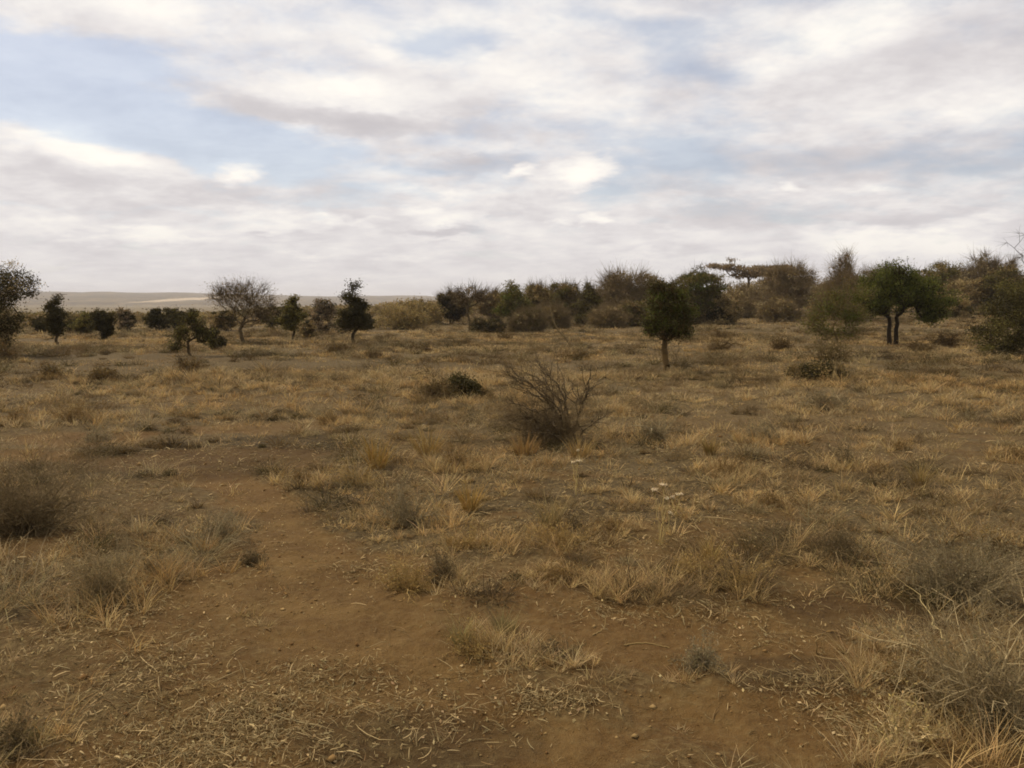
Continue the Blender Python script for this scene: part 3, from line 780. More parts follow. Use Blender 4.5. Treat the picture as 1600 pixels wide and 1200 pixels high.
# ---- the thicket, front row and the taller crowns behind
for (px, py, top, x0, x1, pal, shp, mixp, label) in [
    (705, 506, 459, 686, 728, 'dark', 'lumpy', 'brown', 'dark bushy tree between pale domes and thin leafless tree'),
    (757, 521, 498, 738, 782, 'dark', 'dome', 'brown', 'low dark bush at the foot of the thin leafless tree'),
    (772, 505, 458, 748, 800, 'brown', 'lumpy', 'grey', 'brown bushy tree filling the gap before the tufted olive tree'),
    (838, 508, 446, 812, 872, 'brown', 'lumpy', 'olive', 'tawny rounded tree next to the tufted olive tree'),
    (822, 519, 486, 800, 848, 'grey', 'dome', 'olive', 'grey low bush before the tawny rounded tree'),
    (880, 506, 445, 856, 912, 'olive', 'lumpy', 'brown', 'olive-topped tree behind the leaning dead branch'),
    (858, 514, 478, 838, 884, 'pale', 'dome', 'brown', 'pale thorny bush just behind the leaning dead branch'),
    (915, 509, 448, 898, 940, 'olive', 'oval', 'dark', 'narrow dark-olive tree past the leaning dead branch'),
    (962, 503, 426, 926, 1008, 'purple', 'lumpy', 'brown', 'big twiggy purple-brown tree with frayed top at mid-thicket'),
    (946, 513, 482, 924, 972, 'grey', 'dome', 'brown', 'light grey bush under the big twiggy purple-brown tree'),
    (990, 510, 468, 968, 1018, 'brown', 'dome', 'olive', 'brown bush between twiggy purple-brown tree and upright green tree'),
    (1082, 508, 427, 1046, 1124, 'olive', 'lumpy', 'green', 'wide green-gold tree rising right behind the upright green tree'),
    (1106, 511, 455, 1076, 1150, 'brown', 'dome', 'dark', 'dark hollow-based bush beside the upright green tree'),
    (1016, 500, 433, 990, 1046, 'brown', 'lumpy', 'grey', 'brown tree with stringy top behind the upright green tree'),
    (1148, 505, 452, 1118, 1180, 'grey', 'dome', 'brown', 'grey tangled bush beneath the flat-topped acacia'),
    (1192, 500, 438, 1156, 1232, 'grey', 'lumpy', 'purple', 'grey twiggy tree under the long flat crown'),
    (1238, 503, 422, 1200, 1276, 'purple', 'lumpy', 'grey', 'dull purple-grey tree between flat crown and round plum-coloured tree'),
    (1214, 511, 470, 1186, 1248, 'pale', 'dome', 'grey', 'pale grey bush before the dull purple-grey tree'),
    (1318, 512, 403, 1280, 1350, 'purple', 'oval', 'brown', 'round plum-coloured bare tree next to the two-trunked green tree'),
    (1282, 506, 452, 1262, 1308, 'brown', 'lumpy', 'olive', 'brown bush at the foot of the round plum-coloured tree'),
    (1340, 509, 438, 1318, 1368, 'olive', 'lumpy', 'green', 'olive bushy tree touching the two-trunked green tree'),
    (1492, 500, 413, 1448, 1530, 'olive', 'lumpy', 'brown', 'broad flat-sided olive tree beyond the two-trunked green tree'),
    (1512, 506, 440, 1478, 1548, 'brown', 'lumpy', 'grey', 'tawny brown tree between two-trunked green tree and dark edge bush'),
    (1480, 512, 474, 1456, 1512, 'brown', 'dome', 'olive', 'low tawny bush at the foot of the tawny brown tree'),
    (1542, 500, 401, 1512, 1580, 'grey', 'lumpy', 'purple', 'high grey feathery tree beside the tall bare twigs'),
    (1568, 506, 420, 1540, 1606, 'olive', 'lumpy', 'brown', 'olive brown tree right behind the dark edge bush'),
    (1440, 501, 424, 1410, 1470, 'brown', 'lumpy', 'olive', 'brown tree glimpsed behind the crown of the two-trunked tree'),
    (1385, 500, 420, 1350, 1412, 'purple', 'lumpy', 'brown', 'dull purple tree hidden mostly behind the two-trunked tree'),
]:
    lift = float(np.interp(px, [1080, 1150, 1300, 1450, 1550], [0, -8, -9, -15, -15])); py += lift
    if px == 1480: top += lift
    wisp = pal in ('grey', 'purple', 'pale')
    dome = shp == 'dome'
    tree_at('dry_bush' if dome else 'thicket_tree', px, py, top - 3, x0 - 3, x1 + 3, py if dome else py - 6, pal, label, 'bush' if dome else 'tree', G_THICK, shape=shp,
            n_cl=230, per=24 if wisp else 74, leaf=0.0011 * at(px, py)[1], stems=3, trunk_h=0.25 if dome else 0.8, mixpal=mixp, mixfrac=0.35,
            bark=(0.24, 0.20, 0.16) if wisp else (0.13, 0.105, 0.08), twigs=18 if wisp else 8, twig_len=(1.0 if not dome else 0.55) * (1.0 if wisp else 0.75), twig_up=0.6)
# flat-topped acacias, farther off
def flat_acacia(px, py, tiers, label, seed):
    p, dep = at(px, py); s = dep / F
    ells = [((x - px) * s, 0, (py - y) * s, w * s, w * s * 0.8, h * s) for x, y, w, h in tiers]
    H = max(e[2] for e in ells)
    t = make_tree('flat_topped_acacia', seed, H, H * 0.55, ells, 'purple', n_cl=200, per=24, leaf=0.0011 * dep, sig=0.28, tip=0.02, stems=1, twigs=2, twig_len=0.5, thick=0.05, flat=0.6,
                  mixpal='purple', mixfrac=0.4, bark=(0.12, 0.10, 0.085))
    put(t, px, py); tag(t, label, 'tree', 'flat-topped acacias rising over the thicket')
flat_acacia(1168, 489, [(1136, 417, 30, 2.6), (1112, 415, 13, 1.6), (1166, 421, 30, 4), (1195, 425, 26, 5), (1143, 407, 10, 1.5), (1160, 430, 22, 4)], 'long flat crown reaching out low over a gap of sky', 901)
flat_acacia(1212, 486, [(1205, 419, 34, 4), (1232, 425, 26, 5), (1190, 428, 24, 5)], 'flat crown in tiers directly behind the longest flat crown', 902)
flat_acacia(1090, 494, [(1082, 434, 24, 3), (1112, 437, 13, 2), (1098, 434, 18, 3)], 'small flat crown peeping over the green-gold tree', 903)

# ---- low dead mounds and dark scrub on the open grass
for (px, py, w, h, label) in [
    (525, 556, 66, 21, 'dark brown twiggy mound in front of the cone-shaped tree'),
    (586, 560, 30, 12, 'small brown mound beside the mound before the cone-shaped tree'),
    (655, 551, 44, 12, 'low reddish brown mound in open grass below the pale domes'),
    (600, 534, 26, 12, 'tiny dark mound nearest to the straw-coloured dome'),
    (720, 540, 34, 8, 'flat brown mound in grass below the thin leafless tree'),
    (790, 533, 30, 10, 'flat brown mound in grass below the tufted olive tree'),
    (1120, 550, 56, 18, 'dark brush heap on the grass past the upright green tree'),
    (1128, 531, 42, 12, 'small brush heap just beyond the larger dark brush heap'),
    (1218, 548, 56, 26, 'reddish brown brush mound before the purple-grey tree'),
    (8, 566, 44, 30, 'black-brown low bush under the feathery tree'),
    (82, 592, 34, 22, 'small dark clump alone in grass below the spindle-shaped tree'),
    (165, 597, 60, 22, 'loose brown clump in grass below the stump-footed bush'),
    (1480, 542, 60, 20, 'dull brown clump near the edge bush'),
    (1440, 552, 60, 16, 'faint grey clump just below the two-trunked tree'),
    (300, 580, 60, 12, 'flat brown clump below the drooping tree'),
    (905, 562, 44, 8, 'flat brown clump below the leaning dead branch'),
]:
    shrub_at('dead_brush_mound', px, py, w, h, label, 'low brush mounds on the open grass', 'brush mound', n0=60, n1=5, n2=4, wood=(0.14, 0.10, 0.06), nleaf=1300, leaf=0.03, leafcol=(0.13, 0.092, 0.048), upright=0.45)
tree_at('thorn_bush', 727, 624, 584, 704, 748, 622, 'dark', 'dark compact green bush standing out of a brown scrub patch', 'bush', 'dark bushes on open grass', shape='dome', n_cl=130, per=70, stems=5, trunk_h=0.15, twig_len=0.1, leaf=0.022, sig=0.06)
shrub_at('dry_shrub', 690, 624, 90, 40, 'wide brown scrub patch on the path side of the dark compact bush', n0=80, n1=6, n2=5, wood=(0.20, 0.15, 0.10), nleaf=5200, leaf=0.02, leafcol=(0.15, 0.115, 0.07), upright=0.4)
shrub_at('dry_shrub', 762, 624, 44, 18, 'small brown scrub between dark compact bush and dead curved branches', n0=60, n1=6, n2=5, wood=(0.19, 0.14, 0.08), nleaf=1500, leaf=0.02, leafcol=(0.15, 0.11, 0.06), upright=0.4)
tree_at('thorn_bush', 1278, 594, 560, 1238, 1324, 592, 'brown', 'low dark rust-brown bush with a thin pale stem beside it', 'bush', 'dark bushes on open grass', shape='dome', n_cl=170, per=60, stems=6, trunk_h=0.12, twig_len=0.2, leaf=0.024, sig=0.08, mixpal='dark', mixfrac=0.5)
tree_at('sapling', 1304, 597, 535, 1286, 1322, 570, 'grey', 'thin pale leafless sapling rising from the low rust-brown bush', 'sapling', None, shape='umbrella', n_cl=26, per=3, twigs=4, twig_len=0.14, bark=(0.22, 0.18, 0.13), tip=0.0045, leaf=0.02, trunk_h=0.45)
# ---- shrubs of the middle and near ground : px, py(foot), width, height, preset, label
S = {
 'grey': dict(wood=(0.34, 0.30, 0.265), nleaf=2200, leaf=0.007, leafcol=(0.28, 0.25, 0.22)),
 'brown': dict(wood=(0.28, 0.20, 0.125), nleaf=1600, leaf=0.008, leafcol=(0.24, 0.17, 0.09)),
 'straw': dict(wood=(0.42, 0.32, 0.19), nleaf=1400, leaf=0.007, leafcol=(0.38, 0.29, 0.16)),
 'dark': dict(wood=(0.24, 0.195, 0.155), nleaf=2300, leaf=0.007, leafcol=(0.14, 0.115, 0.085)),
}
for (px, py, w, h, k, n0, label) in [
    (112, 660, 100, 34, 'brown', 50, 'dim brown shrub on the far rim of the bare path'),
    (150, 690, 80, 22, 'grey', 40, 'flat grey shrub right on the far path edge'),
    (18, 662, 44, 22, 'brown', 36, 'small brown shrub at the photo edge past the path'),
    (515, 662, 56, 20, 'brown', 36, 'small dark brown shrub above the faded path end'),
    (1290, 640, 104, 32, 'grey', 50, 'wide grey shrub in front of the rust-brown bush'),
    (1205, 692, 66, 36, 'grey', 50, 'round dark grey shrub with bright grass at its foot'),
    (1030, 690, 90, 46, 'grey', 50, 'airy pale grey shrub beside the dead curved branches'),
    (1320, 732, 70, 34, 'dark', 40, 'dull dark shrub amid straw, beyond the golden tuft'),
    (1400, 705, 70, 22, 'brown', 36, 'low brown shrub amid straw beyond the dull dark one'),
    (1130, 745, 70, 38, 'brown', 40, 'brown shrub in straw between grey round shrub and flower stalks'),
    (715, 735, 60, 44, 'brown', 40, 'brown twiggy shrub in golden grass beside the dead branch clump'),
    (640, 822, 110, 76, 'grey', 80, 'soft grey shrub in golden grass above the path bend'),
    (560, 760, 80, 44, 'straw', 40, 'thin straw-coloured shrub beyond the soft grey shrub'),
    (330, 850, 110, 60, 'grey', 60, 'grey-topped shrub in tan grass beside the bare path'),
    (396, 884, 50, 38, 'dark', 40, 'small dark shrub jutting into the bare path'),
    (45, 838, 250, 128, 'dark', 260, 'large dark shrub at the photo edge with pale stems at its foot'),
    (1310, 874, 120, 54, 'dark', 90, 'dark grey shrub with a crooked stick lying in front'),
    (1500, 940, 205, 120, 'grey', 200, 'large soft grey dome-shaped shrub, farther of the two big ones'),
    (1090, 905, 90, 56, 'straw', 50, 'dry yellow shrub at the edge of bare soil below the flower stalks'),
    (1160, 925, 90, 60, 'straw', 56, 'wiry tan shrub overhanging bare soil beside the dry yellow shrub'),
    (640, 922, 120, 60, 'straw', 60, 'dry tan shrub at the path edge with arching straws'),
    (730, 862, 90, 50, 'straw', 50, 'pale bushy tuft of straw beyond the arching tan shrub'),
    (880, 858, 110, 66, 'straw', 56, 'wiry straw shrub standing above a dark hollow'),
    (860, 912, 90, 36, 'brown', 40, 'flat brown shrub in the dark hollow'),
    (870, 1030, 90, 48, 'dark', 40, 'dark stubby shrub at the brink of the open soil, with a curved twig'),
    (745, 1024, 100, 60, 'straw', 46, 'curly-leaved pale shrub standing into the open soil'),
    (1100, 1050, 90, 50, 'grey', 70, 'small bluish-grey shrub alone on bare soil'),
    (10, 1186, 110, 80, 'dark', 80, 'dark shrub cut by the bottom corner of the photo'),
    (1590, 720, 60, 34, 'brown', 30, 'low brown shrub at the photo edge past the grey dome'),
    (960, 830, 60, 34, 'brown', 34, 'small brown shrub between wiry straw shrub and flower stalks'),
    (1210, 795, 70, 34, 'brown', 34, 'small brown shrub in straw beyond the flower stalks'),
    (470, 760, 70, 36, 'brown', 34, 'brown shrub in tan grass on the far side of the path'),
    (1560, 852, 70, 34, 'straw', 34, 'straw shrub just behind the soft grey dome'),
]:
    kw = dict(S[k]); kw['nleaf'] = int(kw['nleaf'] * n0 / 60)
    dep = at(px, py)[1]; kw['leaf'] = max(kw['leaf'], 0.0011 * dep)
    shrub_at('dry_shrub', px, py, w, h, label, n0=n0, n1=6, n2=5, **kw)
# dry twiggy shrub with dark base left of the path
shrub_at('dry_shrub', 170, 942, 145, 110, 'tan wiry shrub with a black hollow at its foot, before the bare path', n0=110, n1=6, n2=5, wood=(0.40, 0.34, 0.28), nleaf=3400, leaf=0.007, leafcol=(0.26, 0.22, 0.17))
shrub_at('dry_shrub', 255, 905, 80, 60, 'lower tan shrub leaning on the one with a black hollow', n0=60, n1=6, n2=4, wood=(0.34, 0.28, 0.22), nleaf=2400, leaf=0.007, leafcol=(0.23, 0.19, 0.14))
# the big shrub at the edge and its neighbours
shrub_at('dry_shrub', 1560, 1130, 330, 200, 'biggest pale grey shrub with tangled bare stems at the photo edge', n0=150, n1=7, n2=4, rad=0.0036, wood=(0.45, 0.395, 0.345), nleaf=4600, leaf=0.0075, leafcol=(0.22, 0.195, 0.16), wiggle=0.34)
shrub_at('dry_shrub', 1430, 1085, 120, 80, 'brown stubby shrub joined to the biggest pale shrub', n0=60, n1=6, n2=4, rad=0.0024, wood=(0.28, 0.21, 0.13), nleaf=1600, leaf=0.007, leafcol=(0.24, 0.175, 0.10))
shrub_at('dead_shrub', 1396, 1160, 170, 110, 'nearly leafless pale twiggy shrub on soil before the biggest shrub', n0=34, n1=6, n2=5, rad=0.0026, wood=(0.62, 0.54, 0.46), nleaf=900, leaf=0.009, leafcol=(0.38, 0.32, 0.21), wiggle=0.3, upright=0.6)
shrub_at('dead_shrub', 982, 930, 70, 66, 'spindly dark leafless shrublet on bare soil', n0=7, n1=4, n2=3, rad=0.0030, wood=(0.075, 0.055, 0.04), wiggle=0.25, upright=0.8)
shrub_at('dead_shrub', 1285, 1022, 46, 46, 'tiny leafless pale sprig on bare soil near the biggest shrub', n0=4, n1=3, n2=2, rad=0.0016, wood=(0.30, 0.23, 0.15), wiggle=0.25, upright=0.8)
shrub_at('dead_shrub', 1384, 1010, 60, 50, 'tiny forked pale sprig on bare soil beside the bent pale branch', n0=5, n1=3, n2=2, rad=0.0017, wood=(0.34, 0.26, 0.17), wiggle=0.2, upright=0.9)

shrub_at('dead_shrub', 1064, 584, 56, 48, 'faint leafless shrub at the foot of the upright green tree', n0=12, n1=5, n2=4, wood=(0.17, 0.135, 0.095), upright=0.8)
shrub_at('dry_shrub', 690, 905, 70, 46, 'small dark-hearted shrub between the two tan tufts', n0=60, n1=6, n2=5, **S['dark'])
# ---- the dead bush of curved branches in the middle
def curve_branch(buf, pts, r0, r1, col, rng, side_n=6, side_len=0.3, up=0.3, sides=6):
    pts = np.array(pts, float); K = 18
    t = np.linspace(0, 1, len(pts)); tt = np.linspace(0, 1, K)
    c = np.stack([np.interp(tt, t, pts[:, i]) for i in range(3)], 1)
    for _ in range(2): c[1:-1] = (c[:-2] + 2 * c[1:-1] + c[2:]) / 4
    L = np.linalg.norm(np.diff(c, axis=0), axis=1).sum()
    c[1:-1] += rng.normal(size=(K - 2, 3)) * L * 0.008
    ch = c[None]; rad = (r0 + (r1 - r0) * tt)[None]
    tubes(buf, ch, rad, np.array([col]), sides)
    if side_n:
        a, ra = twig_level(rng, ch, rad, side_n, 0.25, 1.0, 0.6, up, side_len, 6, 0.6)
        tubes(buf, a, ra, np.tile(col, (len(a), 1)), 4)
        b, rb = twig_level(rng, a, ra, 4, 0.15, 1.0, 0.65, up * 0.6, 0.45, 5, 0.7)
        tubes(buf, b, np.maximum(rb, r1 * 0.4), np.tile(col, (len(b), 1)), 3)
def dead_bush():
    p, dep = at(884, 692); s = dep / F; rng = np.random.default_rng(77)
    root = empty('dead_thorn_bush', (p[0], p[1], float(surf(p[0], p[1])) - 0.02))
    def P(px, py, y=0.0): return ((px - 884) * s, y, (692 - py) * s)
    big = [
        [(884, 692, 0), (878, 655, .05), (862, 630, .1), (836, 606, .1), (806, 592, .05), (790, 575, 0)],
        [(888, 692, .1), (884, 650, .1), (874, 625, .15), (858, 603, .2), (836, 588, .2), (815, 577, .2)],
        [(880, 692, -.1), (868, 662, -.15), (846, 640, -.2), (818, 627, -.25), (796, 622, -.3)],
        [(890, 692, 0), (902, 655, 0), (912, 630, .05), (920, 600, .05), (924, 568, .1)],
        [(886, 692, .2), (890, 650, .3), (880, 612, .3), (862, 590, .35), (846, 580, .4)],
        [(892, 692, -.1), (908, 668, -.2), (926, 650, -.3), (940, 640, -.35)],
        [(884, 690, -.2), (872, 672, -.35), (850, 664, -.45), (826, 664, -.5)],
        [(886, 688, .1), (872, 650, .2), (850, 625, .25), (822, 612, .3), (798, 606, .3)],
        [(880, 690, -.1), (862, 668, -.1), (838, 652, -.1), (812, 645, -.1), (788, 648, -.1)],
        [(886, 690, 0), (876, 640, 0), (856, 612, -.05), (828, 596, -.1), (800, 584, -.1)]]
    for i, b in enumerate(big):
        m = Buf(); curve_branch(m, [P(*q) for q in b], 0.016 if i < 5 else 0.012, 0.0040, np.array((0.095, 0.075, 0.062)) * rng.uniform(0.7, 1.3), rng, 14, 0.40, 0.05)
        m.build('branch', M_BARK, root)
    sub = make_shrub('x', 78, 80 * s, 84 * s, n0=230, n1=7, n2=5, rad=0.0040, wood=(0.24, 0.195, 0.155), nleaf=1800, leaf=0.008, leafcol=(0.26, 0.20, 0.125), upright=0.45, lean=(-0.2, 0))
    for c in list(sub.children):
        c.parent = root; c.location = (-0.12, 0, 0)
    bpy.data.objects.remove(sub)
    for c in root.children:
        if c.name.startswith('stems'): c.name = 'twigs'
    tag(root, 'dead bush of dark curved branches arching over to one side', 'dead bush')
dead_bush()
def lean_branch():
    p, dep = at(893, 543); s = dep / F; rng = np.random.default_rng(79)
    m = Buf(); P = lambda px, py, y=0: ((px - 893) * s, y, (543 - py) * s)
    curve_branch(m, [P(893, 544), P(888, 531), P(876, 520), P(868, 508), P(862, 497), P(861, 486)], 0.045, 0.014, np.array((0.20, 0.165, 0.125)), rng, 7, 0.28, 0.3)
    o = m.build('dead_branch', M_TWIG); o.location = (p[0], p[1], float(terrain(p[0], p[1])) - 0.03)
    tag(o, 'pale dead branch leaning out of the grass before the thicket', 'branch')
lean_branch()
def stick(pix, r0, r1, col, label, heights=None, side=0, name='fallen_stick', seed=1, cat='stick'):
    rng = np.random.default_rng(seed)
    pts = []
    for i, (px, py) in enumerate(pix):
        h = 0 if heights is None else heights[i]
        # follow the ground, lifted by h metres
        p, dep = at(px, py + h * F / at(px, py)[1] * 0.9)
        pts.append((p[0], p[1], float(surf(p[0], p[1])) + r0 * 0.8 + h))
    pts = np.array(pts); o0 = pts[0].copy()
    m = Buf(); curve_branch(m, pts - o0, r0 * 0.62, r1 * 0.6, np.array(col) * 0.8, rng, side, 0.22, 0.25)
    o = m.build(name, M_TWIG); o.location = o0
    tag(o, label, cat, 'dry sticks and branches on the ground' if name == 'fallen_stick' else None)
    return o
stick([(1200, 862), (1222, 872), (1250, 880), (1275, 877), (1292, 864)], 0.009, 0.004, (0.40, 0.32, 0.21), 'crooked pale stick lying before the dark grey shrub', side=2, seed=2)
stick([(975, 1012), (992, 1007), (1020, 1010), (1046, 1014)], 0.005, 0.003, (0.42, 0.33, 0.20), 'short straight yellow stick on the open soil', seed=3)
stick([(926, 998), (938, 993), (945, 985), (946, 972)], 0.004, 0.002, (0.38, 0.30, 0.20), 'hooked twig at the rim of the dark stubby shrub', heights=[0, 0, .02, .05], seed=4)
stick([(500, 1075), (515, 1076), (530, 1072), (542, 1068)], 0.003, 0.002, (0.42, 0.34, 0.22), 'thin curved straw stick lying nearest the sandy path', seed=5)
stick([(560, 1097), (578, 1098), (590, 1103)], 0.003, 0.002, (0.42, 0.33, 0.21), 'tiny pale stick below the thin curved straw stick', seed=6)
stick([(945, 812), (962, 808), (985, 809)], 0.005, 0.003, (0.38, 0.30, 0.19), 'pale stick in grass near the wiry straw shrub', seed=7)
stick([(1280, 1145), (1300, 1168), (1318, 1188)], 0.004, 0.003, (0.09, 0.065, 0.045), 'dark straight stick on soil near the photo bottom', seed=8)
stick([(1095, 1047), (1088, 1058), (1095, 1068)], 0.004, 0.003, (0.40, 0.33, 0.23), 'short pale stick at the foot of the bluish-grey shrub', seed=9)
stick([(950, 860), (965, 852), (985, 845)], 0.004, 0.0025, (0.36, 0.28, 0.18), 'slanting pale stick above the spindly dark shrublet', heights=[0, .02, .05], seed=10)
stick([(1480, 1020), (1468, 1000), (1452, 972), (1440, 945), (1436, 932), (1415, 921), (1394, 909)], 0.0055, 0.0022, (0.42, 0.36, 0.26), 'long bent pale branch reaching out of the biggest shrub over bare soil',
      heights=[0.03, 0.06, 0.09, 0.10, 0.10, 0.08, 0.06], side=3, name='bent_branch', seed=11, cat='branch')

# ---- dried flower stalks
M_FLOWER = plant_mat('dry_flower', 0.2, 0.8, 0.1)
def flower_plant(px, py, stalks, label, seed):
    rng = np.random.default_rng(seed)
    p, dep = at(px, py); s = dep / F
    root = empty('dry_flower_stalk', (p[0], p[1], float(surf(p[0], p[1])) - 0.01))
    for (tx, ty, fw) in stalks:
        m = Buf(); dx = (tx - px) * s; H = (py - ty) * s; y = rng.normal() * 0.05
        k = np.linspace(0, 1, 8)
        c = np.stack([dx * k ** 1.3 + rng.normal(size=8) * 0.006, y * k, H * k], 1)
        tubes(m, c[None], (0.0046 * (1 - 0.5 * k))[None], np.array([(0.50, 0.42, 0.28)]), 5)
        a, ra = twig_level(rng, c[None], (0.0046 * (1 - 0.5 * k))[None], 5, 0.5, 0.9, 0.3, 0.9, 0.3, 5, 0.6)
        tubes(m, a, ra, np.tile((0.48, 0.40, 0.27), (len(a), 1)), 3)
        st = m.build('stem', M_TWIG, root)
        # umbel: short rays carrying many tiny dry florets in a flat plate
        u = Buf(); nr = 14; W = fw * s / 2
        an = rng.uniform(0, 6.28, nr); rr = np.sqrt(rng.uniform(0, 1, nr)) * W
        e = np.stack([dx + np.cos(an) * rr, y + np.sin(an) * rr, H + 0.01 + rng.normal(size=nr) * 0.003], 1)
        b = np.tile(np.array([dx, y, H - 0.03]), (nr, 1))
        tubes(u, np.stack([b, (b + e) / 2 + np.array([0, 0, -0.004]), e], 1), np.full((nr, 3), 0.0012), np.tile((0.40, 0.34, 0.23), (nr, 1)), 3)
        q = e[rng.integers(0, nr, 120)] + rng.normal(size=(120, 3)) * np.array([W * 0.2, W * 0.2, 0.003])
        leaves(u, rng, q, 0.0045, (0.78, 0.74, 0.82), 0.8, 0.3, 0.25)
        u.build('flower_head', M_FLOWER, root)
    lf = Buf(); q = np.stack([rng.normal(size=60) * 0.03, rng.normal(size=60) * 0.03, rng.uniform(0.02, (py - stalks[0][1]) * s * 0.6, 60)], 1)
    leaves(lf, rng, q, 0.012, (0.36, 0.28, 0.16), 0.3)
    lf.build('foliage', M_LEAF, root)
    tag(root, label, 'dry flower', 'dried flower stalks')
flower_plant(1034, 852, [(1022, 764, 11), (1038, 760, 13), (1041, 778, 7), (1046, 800, 6)], 'tallest dried stalk cluster with flat whitish flower heads', 301)
flower_plant(1057, 812, [(1060, 776, 10), (1054, 785, 6)], 'shorter dried stalk with one whitish head next to the tallest cluster', 302)
flower_plant(900, 778, [(903, 723, 9), (896, 730, 6), (902, 707, 4)], 'lone slender dried stalk with small pale heads before the dead bush', 303)

# ---- distinct straw tussocks
def tussock_at(px, py, w, h, col, label, seed, n=150, splay=0.6):
    p, dep = at(px, py); s = dep / F; rng = np.random.default_rng(seed)
    b = Buf(); grass_blades(b, rng, np.zeros(n), np.zeros(n), np.full(n, w * s * 0.22), np.full(n, h * s), np.tile(col, (n, 1)), np.full(n, max(0.003, 0.0009 * dep)), 5, splay, 0.3, zfun=None)
    o = b.build('grass_tussock', M_GRASS); o.location = (p[0], p[1], float(surf(p[0], p[1])))
    tag(o, label, 'grass tuft', 'upright grass tussocks')
tussock_at(1436, 762, 34, 44, (0.34, 0.27, 0.16), 'upright pale fan-shaped tuft alone in brown grass', 401)
tussock_at(1110, 715, 30, 34, (0.30, 0.23, 0.13), 'thin tuft beside the airy pale grey shrub', 402)
tussock_at(735, 800, 50, 60, (0.35, 0.25, 0.11), 'golden tuft between soft grey shrub and wiry straw shrub', 403)
tussock_at(590, 735, 60, 64, (0.33, 0.23, 0.10), 'tall golden tuft beyond the soft grey shrub', 404)
tussock_at(668, 716, 60, 66, (0.31, 0.23, 0.12), 'tall golden tuft beside the brown twiggy shrub', 405)
tussock_at(860, 830, 40, 70, (0.30, 0.25, 0.17), 'pale tuft of stiff stems rising from the wiry straw shrub', 406)
tussock_at(1112, 880, 60, 44, (0.36, 0.28, 0.16), 'bright tuft rising between the two tan shrubs on bare soil', 407)
tussock_at(720, 1010, 44, 50, (0.30, 0.27, 0.17), 'grey-green tuft beside the curly-leaved pale shrub', 408)
tussock_at(790, 990, 70, 44, (0.27, 0.24, 0.16), 'loose greyish tuft behind the curly-leaved pale shrub', 409)
tussock_at(820, 712, 70, 40, (0.30, 0.21, 0.12), 'brown tuft spread before the far half of the dead bush', 411)
tussock_at(905, 716, 60, 44, (0.34, 0.25, 0.14), 'tan tuft standing before the foot of the dead bush', 412)
tussock_at(45, 1168, 50, 40, (0.22, 0.20, 0.12), 'olive tuft by the dark corner shrub', 410)

# ------------------------------------------------------------------ the grass itself
STRAW = np.array([(0.47, 0.375, 0.265), (0.47, 0.35, 0.225), (0.43, 0.36, 0.29), (0.31, 0.235, 0.165), (0.14, 0.105, 0.072), (0.35, 0.24, 0.14)])
def scatter(rng, r0, r1, n, ang=37):
    r = np.sqrt(rng.uniform(r0 * r0, r1 * r1, n)); a = np.radians(rng.uniform(-ang, ang, n))
    return r * np.sin(a), r * np.cos(a)
def tuft_color(rng, x, y):
    n = len(x)
    zone = fbm(x, y, 0.45, 3, 91); g = fbm(x, y, 0.16, 3, 93)
    w = np.stack([np.full(n, 1.0), 1.6 * sstep(zone, 0.42, 0.62), 1.4 * sstep(g, 0.45, 0.6), 0.7 * np.ones(n), 0.10 + 0.9 * sstep(fbm(x, y, 0.8, 3, 97), 0.55, 0.7), 0.9 * sstep(zone, 0.5, 0.65)], 1)
    cw = np.cumsum(w, axis=1); u = rng.uniform(0, 1, n) * cw[:, -1]
    k = (u[:, None] > cw).sum(1)
    return STRAW[np.minimum(k, 5)] * rng.uniform(0.62, 1.22, (n, 1))
def grass_layer(name, r0, r1, per_m2, blades, hgt, width, K, trad, seed, dmin=0.0, splay=1.0, dens=None, zfun=surf):
    rng = np.random.default_rng(seed)
    area = math.radians(74) / 2 * (r1 * r1 - r0 * r0)
    x, y = scatter(rng, r0, r1, int(area * per_m2))
    d = grass_density(x, y) if dens is None else dens(x, y)
    keep = rng.uniform(0, 1, len(x)) < d + dmin
    x, y, d = x[keep], y[keep], d[keep]
    n = len(x); tall = 0.55 + 0.9 * fbm(x, y, 0.5, 3, 99) * (0.5 + 0.5 * d)
    H = hgt * tall * rng.lognormal(-0.05, 0.42, n); cnt = np.maximum(3, rng.poisson(blades * (0.5 + 0.5 * d)))
    col = tuft_color(rng, x, y); rr = trad * rng.uniform(0.5, 1.5, n)
    o = np.repeat(np.arange(n), cnt)
    dist = np.hypot(x, y)[o]
    b = Buf(); grass_blades(b, rng, x[o], y[o], rr[o], H[o], col[o], width * np.maximum(1, dist / r0 * 0.8), K, splay, 0.25, zfun)
    ob = b.build(name, M_GRASS); tag(ob, kind='stuff')
    return ob
def density_far(x, y):
    return sstep(fbm(x, y, 0.5, 4, 33), 0.34, 0.56) * (0.4 + 0.6 * sstep(fbm(x, y, 0.1, 3, 43), 0.35, 0.55)) * (1 - bareness(x, y))
grass_layer('dry_grass', 2.2, 7.5, 44, 42, 0.085, 0.0024, 5, 0.055, 501, 0.02)
grass_layer('dry_grass', 7.5, 20, 25, 46, 0.125, 0.0040, 4, 0.10, 502, 0.02)
grass_layer('dry_grass', 20, 50, 10, 26, 0.11, 0.009, 3, 0.21, 503, 0.03, dens=density_far)
grass_layer('dry_grass', 50, 140, 2.6, 12, 0.12, 0.030, 3, 0.35, 504, 0.05, dens=density_far, zfun=terrain)
